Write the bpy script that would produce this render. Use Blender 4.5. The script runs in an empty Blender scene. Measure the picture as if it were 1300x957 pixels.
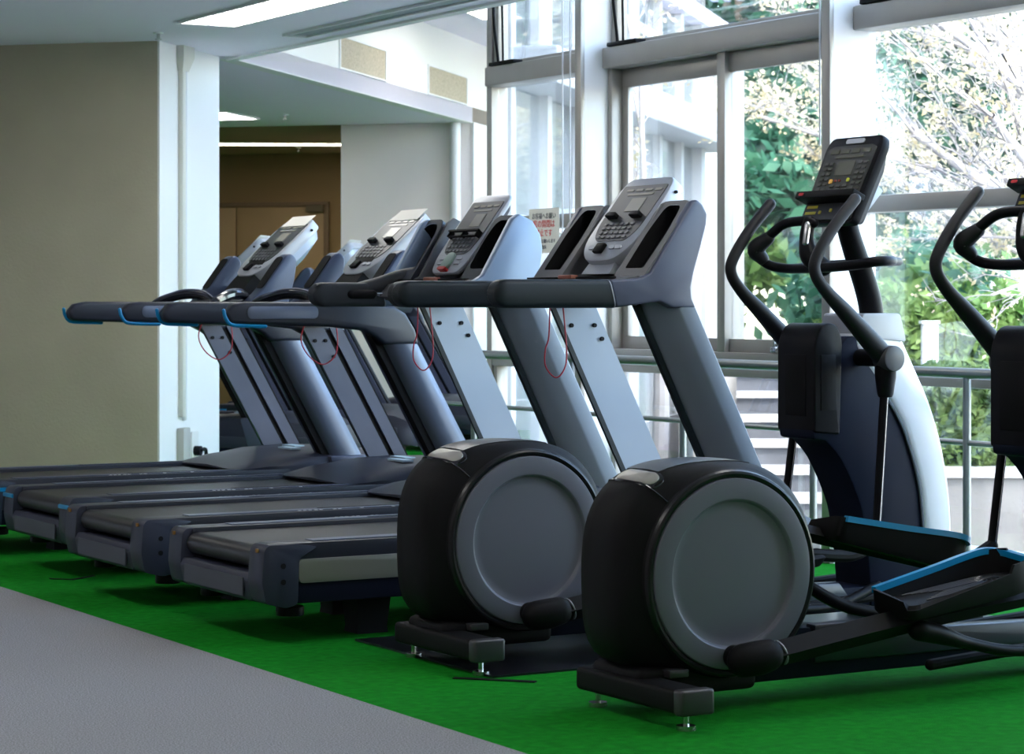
import bpy, bmesh, math, random
import numpy as np
from mathutils import Vector, Matrix
random.seed(7)
RNG = np.random.default_rng(11)
C = bpy.context.scene.collection
PI = math.pi
F_PX, HOR, CAM_Z, YAW = 3050.0, 380.0, 1.08, math.atan2(.5075, .8616)

# ------------------------------------------------------------------ materials
MATS = {}
def mat(name, col, rough=.5, metal=0., noise=0., nscale=20., bump=0., bscale=200., coat=0., emit=None, estr=0., spec=.5):
    if name in MATS: return MATS[name]
    m = bpy.data.materials.new(name); m.use_nodes = True
    nt = m.node_tree; b = nt.nodes['Principled BSDF']
    b.inputs['Base Color'].default_value = (*col, 1)
    b.inputs['Roughness'].default_value = rough
    b.inputs['Metallic'].default_value = metal
    b.inputs['Coat Weight'].default_value = coat
    b.inputs['Specular IOR Level'].default_value = spec
    if emit:
        b.inputs['Emission Color'].default_value = (*emit, 1); b.inputs['Emission Strength'].default_value = estr
    tc = nt.nodes.new('ShaderNodeTexCoord')
    if noise:
        n = nt.nodes.new('ShaderNodeTexNoise'); n.inputs['Scale'].default_value = nscale; n.inputs['Detail'].default_value = 6
        r = nt.nodes.new('ShaderNodeValToRGB')
        r.color_ramp.elements[0].position = .3; r.color_ramp.elements[1].position = .7
        r.color_ramp.elements[0].color = (*[c*(1-noise) for c in col], 1)
        r.color_ramp.elements[1].color = (*[min(1, c*(1+noise)) for c in col], 1)
        nt.links.new(tc.outputs['Object'], n.inputs['Vector'])
        nt.links.new(n.outputs['Fac'], r.inputs['Fac']); nt.links.new(r.outputs['Color'], b.inputs['Base Color'])
    if bump:
        n2 = nt.nodes.new('ShaderNodeTexNoise'); n2.inputs['Scale'].default_value = bscale; n2.inputs['Detail'].default_value = 3
        bp = nt.nodes.new('ShaderNodeBump'); bp.inputs['Strength'].default_value = bump; bp.inputs['Distance'].default_value = .01
        nt.links.new(tc.outputs['Object'], n2.inputs['Vector'])
        nt.links.new(n2.outputs['Fac'], bp.inputs['Height']); nt.links.new(bp.outputs['Normal'], b.inputs['Normal'])
    MATS[name] = m
    return m

def glass_mat(name, tint=(1, 1, 1), gloss=.06, milk=0.):
    m = bpy.data.materials.new(name); m.use_nodes = True
    nt = m.node_tree; nt.nodes.clear()
    o = nt.nodes.new('ShaderNodeOutputMaterial'); t = nt.nodes.new('ShaderNodeBsdfTransparent')
    g = nt.nodes.new('ShaderNodeBsdfGlossy'); mx = nt.nodes.new('ShaderNodeMixShader')
    g.inputs['Roughness'].default_value = .02
    t.inputs['Color'].default_value = (*tint, 1)
    lw = nt.nodes.new('ShaderNodeLayerWeight'); lw.inputs['Blend'].default_value = .25
    mr = nt.nodes.new('ShaderNodeMapRange'); mr.inputs['To Min'].default_value = gloss; mr.inputs['To Max'].default_value = min(1, gloss+.35)
    nt.links.new(lw.outputs['Fresnel'], mr.inputs['Value'])
    nt.links.new(mr.outputs['Result'], mx.inputs['Fac'])
    nt.links.new(t.outputs[0], mx.inputs[1]); nt.links.new(g.outputs[0], mx.inputs[2])
    last = mx
    if milk:
        d = nt.nodes.new('ShaderNodeBsdfDiffuse'); d.inputs['Color'].default_value = (.9, .95, 1, 1)
        m2 = nt.nodes.new('ShaderNodeMixShader'); m2.inputs['Fac'].default_value = milk
        nt.links.new(mx.outputs[0], m2.inputs[1]); nt.links.new(d.outputs[0], m2.inputs[2]); last = m2
    nt.links.new(last.outputs[0], o.inputs['Surface'])
    MATS[name] = m
    return m

slate   = mat('slate_plastic', (0.0612, 0.0706, 0.1116), .42, noise=.05, nscale=4, bump=.05, bscale=900)
slate2  = mat('slate_plastic_dark', (0.0189, 0.0225, 0.0351), .40, bump=.05, bscale=900)
navy    = mat('navy_plastic', (.010, .013, .026), .42, bump=.05, bscale=900, spec=.05)
teal    = mat('rail_rubber_teal', (0.0097, 0.0158, 0.0194), .45, bump=.08, bscale=700, spec=.3)
grey_r  = mat('rail_rubber_grey', (0.0252, 0.0291, 0.0336), .5, bump=.08, bscale=700, spec=.3)
silver  = mat('silver_paint', (0.3360, 0.3600, 0.4000), .38, metal=.25, bump=.02, bscale=600)
upl     = mat('upright_light_paint', (0.2880, 0.3360, 0.4000), .45, metal=.15, noise=.03, nscale=3)
upb     = mat('upright_slate_paint', (0.1400, 0.1645, 0.2240), .36, metal=.3)
podsil  = mat('pod_silver_plastic', (0.4250, 0.4505, 0.4930), .35, metal=.2)
podpale = mat('pod_pale_blue_plastic', (0.4320, 0.4950, 0.5940), .3, metal=.2)
dash    = mat('dash_warm_grey', (0.1200, 0.1200, 0.1230), .5, bump=.06, bscale=800)
face    = mat('overlay_charcoal', (0.0450, 0.0480, 0.0528), .35)
facel   = mat('overlay_grey', (0.1200, 0.1237, 0.1350), .38)
black   = mat('black_plastic', (.006, .006, .008), .42, bump=.06, bscale=900, spec=.12)
blackm  = mat('black_matte', (.006, .006, .007), .6, bump=.1, bscale=500, spec=.14)
blackg  = mat('black_gloss', (.010, .011, .016), .12, coat=.5)
foam    = mat('black_foam_grip', (.012, .012, .015), .5, bump=.12, bscale=600, spec=.3)
beltm   = mat('belt_rubber', (0.0132, 0.0132, 0.0156), .38, noise=.1, nscale=60, bump=.1, bscale=400)
capm    = mat('cap_slate', (.026, .031, .052), .45, bump=.05, bscale=900, spec=.35)
cream   = mat('cream_side_panel', (0.2100, 0.2170, 0.1890), .4, metal=.2)
beige   = mat('badge_beige', (.42, .40, .35), .35, metal=.4)
discm   = mat('disc_grey', (0.1200, 0.1240, 0.1560), .42, noise=.03, nscale=2, bump=.05, bscale=700)
discf   = mat('disc_grey_band', (.31, .32, .345), .42, bump=.05, bscale=700)
blue    = mat('bright_blue_trim', (.0, .24, .50), .3)
lcd     = mat('lcd_screen', (.30, .29, .25), .25)
lcdg    = mat('lcd_green_grey', (.10, .10, .075), .25)
yellow  = mat('yellow_label', (.62, .52, .03), .5)
red     = mat('red_plastic', (.45, .02, .02), .45)
redc    = mat('red_cord', (.42, .01, .03), .5)
white   = mat('white_paint', (.78, .79, .80), .35)
whiteg  = mat('white_shell_gloss', (.66, .69, .76), .25, coat=.3)
paper   = mat('paper', (.80, .78, .72), .8)
chrome  = mat('brushed_steel', (.55, .56, .57), .25, metal=1)
railst  = mat('rail_grey_metal', (.25, .27, .27), .35, metal=.7)
khaki   = mat('wall_khaki', (.50, .45, .34), .8, noise=.07, nscale=2.2, bump=.15, bscale=60)
wwall   = mat('wall_white', (.82, .82, .80), .75, bump=.06, bscale=90)
gwall   = mat('wall_warm_grey', (.88, .80, .78), .75, noise=.02, nscale=2, bump=.08, bscale=90)
brown   = mat('wall_brown', (.20, .13, .065), .7, noise=.04, nscale=1.5)
doorb   = mat('door_brown', (.27, .18, .10), .55, noise=.06, nscale=3)
ceilm   = mat('ceiling_board', (.90, .84, .98), .85, noise=.05, nscale=160, bump=.2, bscale=180)
ceil_shade   = mat('ceiling_brown', (.26, .17, .09), .85)  # same ceiling board; the far zone's dim warm light put into the colour
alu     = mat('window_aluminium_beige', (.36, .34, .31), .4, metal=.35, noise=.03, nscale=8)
ventm   = mat('vent_mesh_beige', (.46, .40, .30), .8, noise=.2, nscale=90)
lightm  = mat('lamp_diffuser', (.9, .9, .9), .5, emit=(1, .98, .94), estr=6.0)
lightw  = mat('lamp_diffuser_warm', (.9, .9, .85), .5, emit=(1, .90, .68), estr=7.0)
conc    = mat('concrete', (.16, .155, .15), .85, noise=.35, nscale=1.4, bump=.3, bscale=30)
stone   = mat('concrete_step', (.10, .105, .12), .85, noise=.2, nscale=5, bump=.3, bscale=30)
concl   = mat('concrete_light', (.42, .41, .40), .85, noise=.15, nscale=3)
soil    = mat('hill_soil', (.03, .07, .02), .95, noise=.5, nscale=1.2)
bark    = mat('pale_bark', (.36, .33, .32), .8, noise=.2, nscale=12)
barkd   = mat('dark_bark', (.10, .08, .06), .9)
siding  = mat('white_siding', (.46, .48, .51), .5)
wingw   = mat('wing_frame_white', (.50, .51, .53), .5)
plate   = mat('outlet_plate', (.72, .72, .68), .4)
duct    = mat('duct_beige', (.42, .42, .38), .6)
glass   = glass_mat('window_glass', (.96, .98, .98), .025)
glassw  = glass_mat('wing_glass', (.96, .98, 1.0), .12, milk=.05)

def leaf_mat(name, a, b, trans=.35, hue=2.):
    m = bpy.data.materials.new(name); m.use_nodes = True
    nt = m.node_tree; p = nt.nodes['Principled BSDF']; out = nt.nodes['Material Output']
    tc = nt.nodes.new('ShaderNodeTexCoord'); n = nt.nodes.new('ShaderNodeTexNoise')
    n.inputs['Scale'].default_value = hue; n.inputs['Detail'].default_value = 8; n.inputs['Roughness'].default_value = .75
    r = nt.nodes.new('ShaderNodeValToRGB'); r.color_ramp.elements[0].position = .38; r.color_ramp.elements[1].position = .62
    r.color_ramp.elements[0].color = (*a, 1); r.color_ramp.elements[1].color = (*b, 1)
    nt.links.new(tc.outputs['Object'], n.inputs['Vector']); nt.links.new(n.outputs['Fac'], r.inputs['Fac'])
    nt.links.new(r.outputs['Color'], p.inputs['Base Color']); p.inputs['Roughness'].default_value = .6
    t = nt.nodes.new('ShaderNodeBsdfTranslucent'); mx = nt.nodes.new('ShaderNodeMixShader'); mx.inputs['Fac'].default_value = trans
    nt.links.new(r.outputs['Color'], t.inputs['Color'])
    nt.links.new(p.outputs[0], mx.inputs[1]); nt.links.new(t.outputs[0], mx.inputs[2]); nt.links.new(mx.outputs[0], out.inputs['Surface'])
    return m
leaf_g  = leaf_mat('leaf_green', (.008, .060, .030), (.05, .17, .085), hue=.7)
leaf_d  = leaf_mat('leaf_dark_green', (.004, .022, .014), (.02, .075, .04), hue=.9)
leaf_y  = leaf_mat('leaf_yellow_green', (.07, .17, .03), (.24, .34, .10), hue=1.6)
leaf_p  = leaf_mat('leaf_pale_gold', (.52, .40, .20), (.78, .72, .52), hue=3)
leaf_b  = leaf_mat('leaf_hedge', (.03, .10, .015), (.24, .33, .11), hue=4)

# ------------------------------------------------------------------ mesh helpers
def finish(bm, smooth=35):
    bmesh.ops.recalc_face_normals(bm, faces=bm.faces[:])
    return bm
def obj(name, bm, m, parent=None, smooth=35, loc=None):
    me = bpy.data.meshes.new(name)
    bmesh.ops.recalc_face_normals(bm, faces=bm.faces[:])
    bm.to_mesh(me); bm.free()
    ms = m if isinstance(m, (list, tuple)) else [m]
    for x in ms: me.materials.append(x)
    if smooth:
        me.shade_smooth()
        me.set_sharp_from_angle(angle=math.radians(smooth))
    o = bpy.data.objects.new(name, me); C.objects.link(o)
    if parent: o.parent = parent
    if loc: o.location = loc
    return o
def tag(o, label, cat, group=None, kind=None):
    o['label'] = label; o['category'] = cat
    if group: o['group'] = group
    if kind: o['kind'] = kind
    return o
def thing(name, label, cat, loc=(0, 0, 0), rz=0, group=None):
    o = bpy.data.objects.new(name, None); C.objects.link(o)
    o.empty_display_size = .1; o.location = loc; o.rotation_euler = (0, 0, rz)
    return tag(o, label, cat, group)
def struct(name, bm, m, smooth=0):
    o = obj(name, bm, m, None, smooth); o['kind'] = 'structure'; return o
def kids(o): return [c for c in bpy.data.objects if c.parent == o]
def copy_tree(o, parent=None):
    c = o.copy(); C.objects.link(c); c.parent = parent
    for k in kids(o): copy_tree(k, c)
    return c
def bev(bm, w, seg=2, ang=30, geom=None):
    if w <= 0: return bm
    bmesh.ops.remove_doubles(bm, verts=bm.verts[:], dist=1e-5)
    es = [e for e in bm.edges if len(e.link_faces) == 2 and e.calc_face_angle(0) > math.radians(ang)]
    if es: bmesh.ops.bevel(bm, geom=es, offset=w, segments=seg, profile=.5, affect='EDGES', clamp_overlap=True)
    return bm
def merge(*bms):
    out = bmesh.new()
    for b in bms:
        me = bpy.data.meshes.new('t'); b.to_mesh(me); b.free(); out.from_mesh(me); bpy.data.meshes.remove(me)
    return out
def xf(bm, M):
    bmesh.ops.transform(bm, matrix=M, verts=bm.verts[:]); return bm
def box(x0, x1, y0, y1, z0, z1, b=0, seg=2):
    bm = bmesh.new()
    r = bmesh.ops.create_cube(bm, size=1)
    xf(bm, Matrix.Translation(((x0+x1)/2, (y0+y1)/2, (z0+z1)/2)) @ Matrix.Diagonal((abs(x1-x0), abs(y1-y0), abs(z1-z0), 1)))
    return bev(bm, b, seg)
def prism(pts, y0, y1, b=0, seg=2, plane='xz'):
    """polygon in xz extruded along y (or xy along z)"""
    bm = bmesh.new()
    if plane == 'xz': A = [bm.verts.new((p[0], y0, p[1])) for p in pts]; B = [bm.verts.new((p[0], y1, p[1])) for p in pts]
    else: A = [bm.verts.new((p[0], p[1], y0)) for p in pts]; B = [bm.verts.new((p[0], p[1], y1)) for p in pts]
    n = len(pts)
    bm.faces.new(A); bm.faces.new(B[::-1])
    for i in range(n): bm.faces.new((A[i], B[i], B[(i+1) % n], A[(i+1) % n]))
    bmesh.ops.recalc_face_normals(bm, faces=bm.faces[:])
    if b:
        caps = [f for f in bm.faces if len(f.verts) == n and n > 4 or (n == 4 and abs(f.normal.y if plane == 'xz' else f.normal.z) > .99)]
        es = set(e for f in caps for e in f.edges)
        es |= set(e for e in bm.edges if e.calc_face_angle(0) > math.radians(40))
        bmesh.ops.bevel(bm, geom=list(es), offset=b, segments=seg, profile=.5, affect='EDGES', clamp_overlap=True)
    return bm
def rounded(pts, r, n=5):
    """round the corners of a 2-D polygon; r a number or a list per corner"""
    out = []; k = len(pts)
    for i, p in enumerate(pts):
        p = Vector(p[:2]); a = Vector(pts[i-1][:2]); c = Vector(pts[(i+1) % k][:2])
        rr = r[i] if isinstance(r, (list, tuple)) else r
        da, dc = (a-p), (c-p); rr = min(rr, da.length*.48, dc.length*.48)
        s, e = p+da.normalized()*rr, p+dc.normalized()*rr
        if rr < 1e-4: out.append(tuple(p)); continue
        for j in range(n+1):
            t = j/n; q = s*(1-t)**2+p*2*t*(1-t)+e*t*t; out.append((q.x, q.y))
    return out
def spline(pts, n=8, closed=False):
    """Catmull-Rom"""
    P = [np.array(p, float) for p in pts]; out = []
    k = len(P); rng = range(k if closed else k-1)
    for i in rng:
        p0 = P[i-1] if (i > 0 or closed) else 2*P[0]-P[1]
        p1 = P[i]; p2 = P[(i+1) % k]
        p3 = P[(i+2) % k] if (i+2 < k or closed) else 2*P[-1]-P[-2]
        for j in range(n):
            t = j/n
            out.append(.5*((2*p1)+(-p0+p2)*t+(2*p0-5*p1+4*p2-p3)*t*t+(-p0+3*p1-3*p2+p3)*t**3))
    if not closed: out.append(P[-1])
    return [tuple(o) for o in out]
def tube(path, rad, sides=12, caps=True, closed=False, n=6, smooth=True, flat=1.0):
    """path of (x,y,z[,r]) points; round ends"""
    pts = [tuple(p)+((rad,) if len(p) == 3 else ()) for p in path]
    if smooth and len(pts) > 2: pts = spline(pts, n, closed)
    bm = bmesh.new(); P = [Vector(p[:3]) for p in pts]; R = [p[3] for p in pts]
    if caps and not closed:    # dome ends
        d0 = (P[0]-P[1]).normalized(); d1 = (P[-1]-P[-2]).normalized()
        pre = [(P[0]+d0*R[0]*math.sin(a), R[0]*max(.02, math.cos(a))) for a in (1.5, 1.15, .75, .35)]
        post = [(P[-1]+d1*R[-1]*math.sin(a), R[-1]*max(.02, math.cos(a))) for a in (.35, .75, 1.15, 1.5)]
        P = [p for p, _ in pre]+P+[p for p, _ in post]; R = [r for _, r in pre]+R+[r for _, r in post]
    m = len(P); nrm = None; rings = []
    for i in range(m):
        a = P[(i-1) % m] if (i > 0 or closed) else P[i]; c = P[(i+1) % m] if (i < m-1 or closed) else P[i]
        t = (c-a).normalized()
        if nrm is None: nrm = t.orthogonal().normalized() if abs(t.z) > .9 else Vector((0, 0, 1))
        nrm = (nrm-t*nrm.dot(t)).normalized(); bi = t.cross(nrm)
        rings.append([bm.verts.new(P[i]+(nrm*math.cos(2*PI*k/sides)+bi*math.sin(2*PI*k/sides)*flat)*R[i]) for k in range(sides)])
    for i in range(m if closed else m-1):
        A, B = rings[i], rings[(i+1) % m]
        for k in range(sides): bm.faces.new((A[k], A[(k+1) % sides], B[(k+1) % sides], B[k]))
    if not closed: bm.faces.new(rings[0][::-1]); bm.faces.new(rings[-1])
    return bm
def cyl(p0, p1, r, sides=20, b=0, r2=None):
    p0, p1 = Vector(p0), Vector(p1); d = p1-p0
    bm = bmesh.new()
    bmesh.ops.create_cone(bm, cap_ends=True, segments=sides, radius1=r, radius2=r if r2 is None else r2, depth=d.length)
    xf(bm, Matrix.Translation((p0+p1)/2) @ d.to_track_quat('Z', 'Y').to_matrix().to_4x4())
    if b: bev(bm, b, 2, 60)
    return bm
def lathe_y(prof, cx, cz, sides=64):
    """profile (r, y) spun around the y axis through (cx, cz)"""
    bm = bmesh.new(); rings = []
    for r, y in prof:
        if r < 1e-5: rings.append([bm.verts.new((cx, y, cz))])
        else: rings.append([bm.verts.new((cx+r*math.cos(2*PI*k/sides), y, cz+r*math.sin(2*PI*k/sides))) for k in range(sides)])
    for A, B in zip(rings, rings[1:]):
        for k in range(sides):
            k2 = (k+1) % sides
            if len(A) == 1 and len(B) == 1: continue
            if len(A) == 1: bm.faces.new((A[0], B[k2], B[k]))
            elif len(B) == 1: bm.faces.new((A[k], A[k2], B[0]))
            else: bm.faces.new((A[k], A[k2], B[k2], B[k]))
    return bm
def loft(rings, cap=True):
    bm = bmesh.new(); V = [[bm.verts.new(p) for p in r] for r in rings]; n = len(rings[0])
    for A, B in zip(V, V[1:]):
        for k in range(n): bm.faces.new((A[k], A[(k+1) % n], B[(k+1) % n], B[k]))
    if cap: bm.faces.new(V[0][::-1]); bm.faces.new(V[-1])
    return bm
def frame(origin, up, nrm):
    """matrix: local x = across (world -y), local y = up along plate, local z = normal"""
    u = Vector((up[0], 0, up[1])).normalized(); n = Vector((nrm[0], 0, nrm[1])).normalized(); a = u.cross(n)
    M = Matrix(((a.x, u.x, n.x, origin[0]), (a.y, u.y, n.y, origin[1]), (a.z, u.z, n.z, origin[2]), (0, 0, 0, 1)))
    return M
def plate_bm(pts, z0, z1, M, b=0):
    bm = prism(pts, z0, z1, b, 2, 'xy'); return xf(bm, M)
def rrect(x0, x1, y0, y1, r, n=5):
    return rounded([(x0, y0), (x1, y0), (x1, y1), (x0, y1)], r, n)

def text_mesh(name, body, size, M, m, parent, extrude=.0006, align='CENTER'):
    cu = bpy.data.curves.new(name, 'FONT'); cu.body = body; cu.size = size; cu.align_x = align; cu.align_y = 'CENTER'; cu.extrude = extrude
    o = bpy.data.objects.new('t', cu); C.objects.link(o)
    dg = bpy.context.evaluated_depsgraph_get(); me = bpy.data.meshes.new_from_object(o.evaluated_get(dg))
    bpy.data.objects.remove(o); me.transform(M); me.name = name
    me.materials.clear(); me.materials.append(m)
    t = bpy.data.objects.new(name, me); C.objects.link(t); t.parent = parent
    return t

# ------------------------------------------------------------------ room shell
R2 = math.sqrt(.5)
XW = 6.30          # window plane
ZC, ZH = 2.50, 3.15
# floors
GX = 2.93
struct('floor', prism([(-6, -6), (GX, -6), (GX, 26), (-6, 26)], -.10, 0, plane='xy'), None or mat('carpet_grey', (0.2890, 0.2890, 0.3017), .95, noise=.55, nscale=230, bump=.5, bscale=260, spec=.1))
fl2 = struct('floor_green', prism([(GX, -6), (XW+.1, -6), (XW+.1, 10.9), (12, 16.6), (12, 26), (GX, 26)], -.10, 0, plane='xy'), mat('carpet_green', (.007, .205, .013), .9, noise=.2, nscale=30, bump=.4, bscale=300, spec=.05))
# ceilings
E1 = (5.80, 13.06); E2 = (10.0, 17.26)
dn = (-R2, R2)
def along(p, d, s): return (p[0]+d[0]*s, p[1]+d[1]*s)
brk = 4.7          # depth of the pale ceiling beyond the vent wall
struct('ceiling', prism([(-6, -6), (5.8, -6), E1, (9.51, 16.77), (4.38, 21.9), (-6, 21.9)], ZC, ZC+.12, plane='xy'), ceilm)
struct('ceiling_recess', prism([(9.51, 16.77), (14.0, 21.26), (8.3, 27), (3.8, 22.48)], ZC, ZC+.12, plane='xy'), ceil_shade)
struct('ceiling_high', prism([(5.8, -6), (6.5, -6), (6.5, 10.9), (11.6, 16.0), (10.2, 17.46), E1], ZH, ZH+.12, plane='xy'), ceilm)
# soffit faces
struct('trim_1', box(5.74, 5.80, -6, 13.06, ZC-.012, ZH), wwall)
vw = prism([E1, E2, along(E2, dn, .1), along(E1, dn, .1)], ZC-.005, ZH, plane='xy')
struct('wall_bulkhead', vw, wwall)
# left wall with pale end column
LC = (5.02, 12.36)
far = along(LC, dn, 13)
fd = (R2, R2)
struct('wall_left', prism([along(LC, fd, .03), along(far, fd, .03), along(far, fd, .6), along(LC, fd, .6)], 0, ZC, plane='xy'), khaki)
lfacing = prism([LC, along(LC, dn, .03), along(far, dn, 0), far, along(far, fd, .03), along(LC, fd, .03)][:1]+[far, along(far, fd, .03), along(LC, fd, .03)], 0, ZC, plane='xy')
struct('wall_left_face', lfacing, khaki)
LE = along(LC, fd, .89)
cs = .012
struct('wall_column', prism([along(LC, (R2, -R2), cs), along(LE, (R2, -R2), cs), along(LE, dn, .45), along(along(LC, dn, .45), fd, .61), along(along(LC, dn, .0), fd, .61), LC], 0, ZC, plane='xy'), wwall)
# far block
FC = (9.51, 16.77); FL = (8.72, 17.56)
struct('wall_far', prism([along(FC, fd, .02), along(FL, fd, .02), along(FL, fd, 3.6), along(FC, fd, 3.6)], 0, ZC, plane='xy'), gwall)
struct('wall_far_side', prism([along(FC, (R2, -R2), .012), along(E2, (R2, -R2), .012), E2, FC], 0, ZC, plane='xy'), wwall)
# brown wall at the end of the recess
BC = (9.97, 21.4)
b0, b1 = along(BC, dn, -1.6), along(BC, dn, 5)
struct('wall_back', prism([b0, b1, along(b1, fd, .15), along(b0, fd, .15)], 0, ZC, plane='xy'), brown)
b2 = along(b1, fd, -8)
struct('wall_recess_side', prism([b1, b2, along(b2, dn, .15), along(b1, dn, .15)], 0, ZC, plane='xy'), brown)
# door
def diag_frame(p, d):  # local x along d, local y = depth into wall (+), z up
    a = math.atan2(d[1], d[0]); return Matrix.Translation((p[0], p[1], 0)) @ Matrix.Rotation(a, 4, 'Z')
def px_on_line(px, p, d, zero=None):
    t = (px-650)/F_PX
    num = p[0]*(.8616-.5075*t)-p[1]*(.5075+.8616*t); den = d[0]*(.8616-.5075*t)-d[1]*(.5075+.8616*t)
    return -num/den
sd = px_on_line(419, BC, dn)
dr = thing('door_1', 'brown wooden double door with dark frame in the far wall', 'door', (*along(BC, dn, sd), 0), math.atan2(dn[1], dn[0])); dr['kind'] = 'structure'
obj('door_frame', merge(box(0, 2.2, .005, .05, 1.98, 2.03, .004), box(0, .05, .005, .05, 0, 2.0, .004)), mat('door_frame_brown', (.10, .06, .03), .5), dr)
obj('door_leaf', box(.05, .95, .004, .04, 0, 1.98, .003), doorb, dr)
obj('door_leaf', box(.962, 1.86, .004, .04, 0, 1.98, .003), doorb, dr)
obj('door_closer', box(.05, .22, .04, .10, 1.93, 2.0, .01), barkd, dr)
# end wall of wing, closing walls
struct('wall_wing_end', prism([E2, along(E2, (R2, -R2), 1.98), along(along(E2, (R2, -R2), 1.98), fd, .12), along(E2, fd, .12)], 0, ZH, plane='xy'), wwall)
struct('wall_rear', box(-6, 6.4, -6.12, -6, 0, ZH), gwall)
struct('wall_side', box(-6.12, -6, -6, 26, 0, ZC), gwall)

# ------------------------------------------------------------------ window wall
def bar(x0, x1, y0, y1, z0, z1, b=.004): return box(x0, x1, y0, y1, z0, z1, b)
FY = [9.73-1.91*k for k in range(0, 4)]     # fins
FY = [10.86]+FY
fin_c = mat('fin_white', (.80, .80, .80), .5)
n = 0
for y in FY:
    n += 1
    w0 = .025
    if n == 1:
        struct('trim_%d' % (n+1), box(6.26, 6.36, y-.02, y+.03, 0, ZH, .003), alu); continue
    f = struct('trim_%d' % (n+1), box(6.115, 6.335, y-w0, y+w0, 0, ZH), fin_c)
    o = obj('trim_cap', box(6.095, 6.118, y-w0-.002, y+w0+.002, 0, ZH, .003), alu, f)  # inner face of the white fin, its room-side shade put into beige
wn = 0
for i in range(4):
    y1, y0 = FY[i]-.025, FY[i+1]+.025
    wn += 1
    w = bpy.data.objects.new('window_%d' % wn, None); C.objects.link(w); w['kind'] = 'structure'
    w['label'] = ['tall window bay at the far end with a fixed pane and middle rail', 'window bay with two sliding aluminium sashes', 'wide fixed window bay with one middle rail looking on the pale branches'][min(i, 2)] if i < 3 else 'fixed window bay beyond the right edge of the photo'
    slide = (i == 1)
    obj('header', box(6.215, 6.36, y0, y1, 2.185, 2.285, .008), alu, w)
    obj('upper_frame', merge(bar(6.27, 6.33, y0, y0+.05, 2.285, ZH), bar(6.27, 6.33, y1-.05, y1, 2.285, ZH), bar(6.27, 6.33, y0, y1, 2.285, 2.31), bar(6.27, 6.33, y0, y1, ZH-.1, ZH)), alu, w)
    obj('upper_pane', box(6.298, 6.304, y0+.05, y1-.05, 2.31, ZH-.1), glass, w)
    obj('transom', bar(6.26, 6.36, y0, y1, .735, .80), alu, w)
    obj('sill', merge(bar(6.2, 6.42, y0, y1, 0, .055), bar(6.25, 6.38, y0, y1, .055, .11)), white, w)
    obj('lower_frame', merge(bar(6.27, 6.33, y0, y0+.035, .11, .735), bar(6.27, 6.33, y1-.035, y1, .11, .735)), alu, w)
    obj('lower_pane', box(6.298, 6.304, y0+.035, y1-.035, .11, .735), glass, w)
    if slide:
        ym = .5*(y0+y1)
        obj('track', merge(bar(6.25, 6.36, y0, y1, .80, .845), bar(6.25, 6.36, y0, y0+.012, .845, 2.185), bar(6.25, 6.36, y1-.035, y1, .845, 2.185), bar(6.25, 6.36, ym-.03, ym+.03, .845, 2.185)), alu, w)
        for (a, b_, xx) in ((y0+.012, ym+.02, 6.29), (ym-.02, y1-.035, 6.325)):
            s = obj('sash', merge(bar(xx-.015, xx+.015, a, b_, .845, .905), bar(xx-.015, xx+.015, a, b_, 2.095, 2.185), bar(xx-.015, xx+.015, a, a+.05, .905, 2.095), bar(xx-.015, xx+.015, b_-.05, b_, .905, 2.095)), alu, w)
            obj('pane', box(xx-.003, xx+.003, a+.05, b_-.05, .905, 2.095), glass, s)
        obj('window_latch', merge(box(6.24, 6.27, ym-.42, ym-.38, .85, .875, .004), box(6.245, 6.262, ym-.408, ym-.392, .875, .90, .003)), chrome, w)
    else:
        obj('mullion', bar(6.25, 6.35, y0, y1, 1.435, 1.505, .006), alu, w)
        obj('pane', merge(box(6.298, 6.304, y0, y1, .80, 1.435), box(6.298, 6.304, y0, y1, 1.505, 2.185)), glass, w)
    # stay that holds the top-hung upper sash
    st = obj('window_stay', merge(tube([(6.24, y1-.10, 2.31), (6.20, y1-.12, 2.60), (6.26, y1-.09, 3.0)], .008, 8), tube([(6.24, y1-.15, 2.31), (6.22, y1-.16, 3.0)], .006, 8),
                                  box(6.21, 6.27, y1-.30, y1-.05, 2.286, 2.305, .004)), blackm, w)
struct('wall_right', box(6.15, 6.45, -6, FY[-1]-.02, 0, ZH), wwall)  # unseen wall added in place of windows to cut daylight on the machines
# safety rail
rt = thing('safety_rail', 'grey metal safety railing running in front of the windows', 'railing', (5.98, 8, 0))
obj('top_rail', tube([(0, -9, .805), (0, 2.85, .805)], .021, 14, smooth=False), railst, rt)
obj('lower_rail', tube([(0, -9, .548), (0, 2.85, .548)], .011, 10, smooth=False), railst, rt)
for k in range(-10, 5):
    yy = (6.965*.98-8)+.945*.98*k
    if -8.9 < yy < 2.9: obj('post', cyl((0, yy, 0), (0, yy, .79), .0155, 12), railst, rt)
# blind cords
for (y, l, lab) in ((7.98, 1.72, 'thin white blind cord hanging left of the second window fin from the right'), (7.91, 1.68, 'thin white blind cord hanging close beside the second window fin from the right'),
                    (9.95, .9, 'white blind cord hanging in the far bay nearest the white fin'), (10.02, .92, 'white blind cord hanging in the far bay, second from the white fin')):
    tag(obj('blind_cord', cyl((6.19, y, l), (6.19, y, ZH-.01), .004, 8), white), lab, 'cord', 'blind cords')

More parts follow.
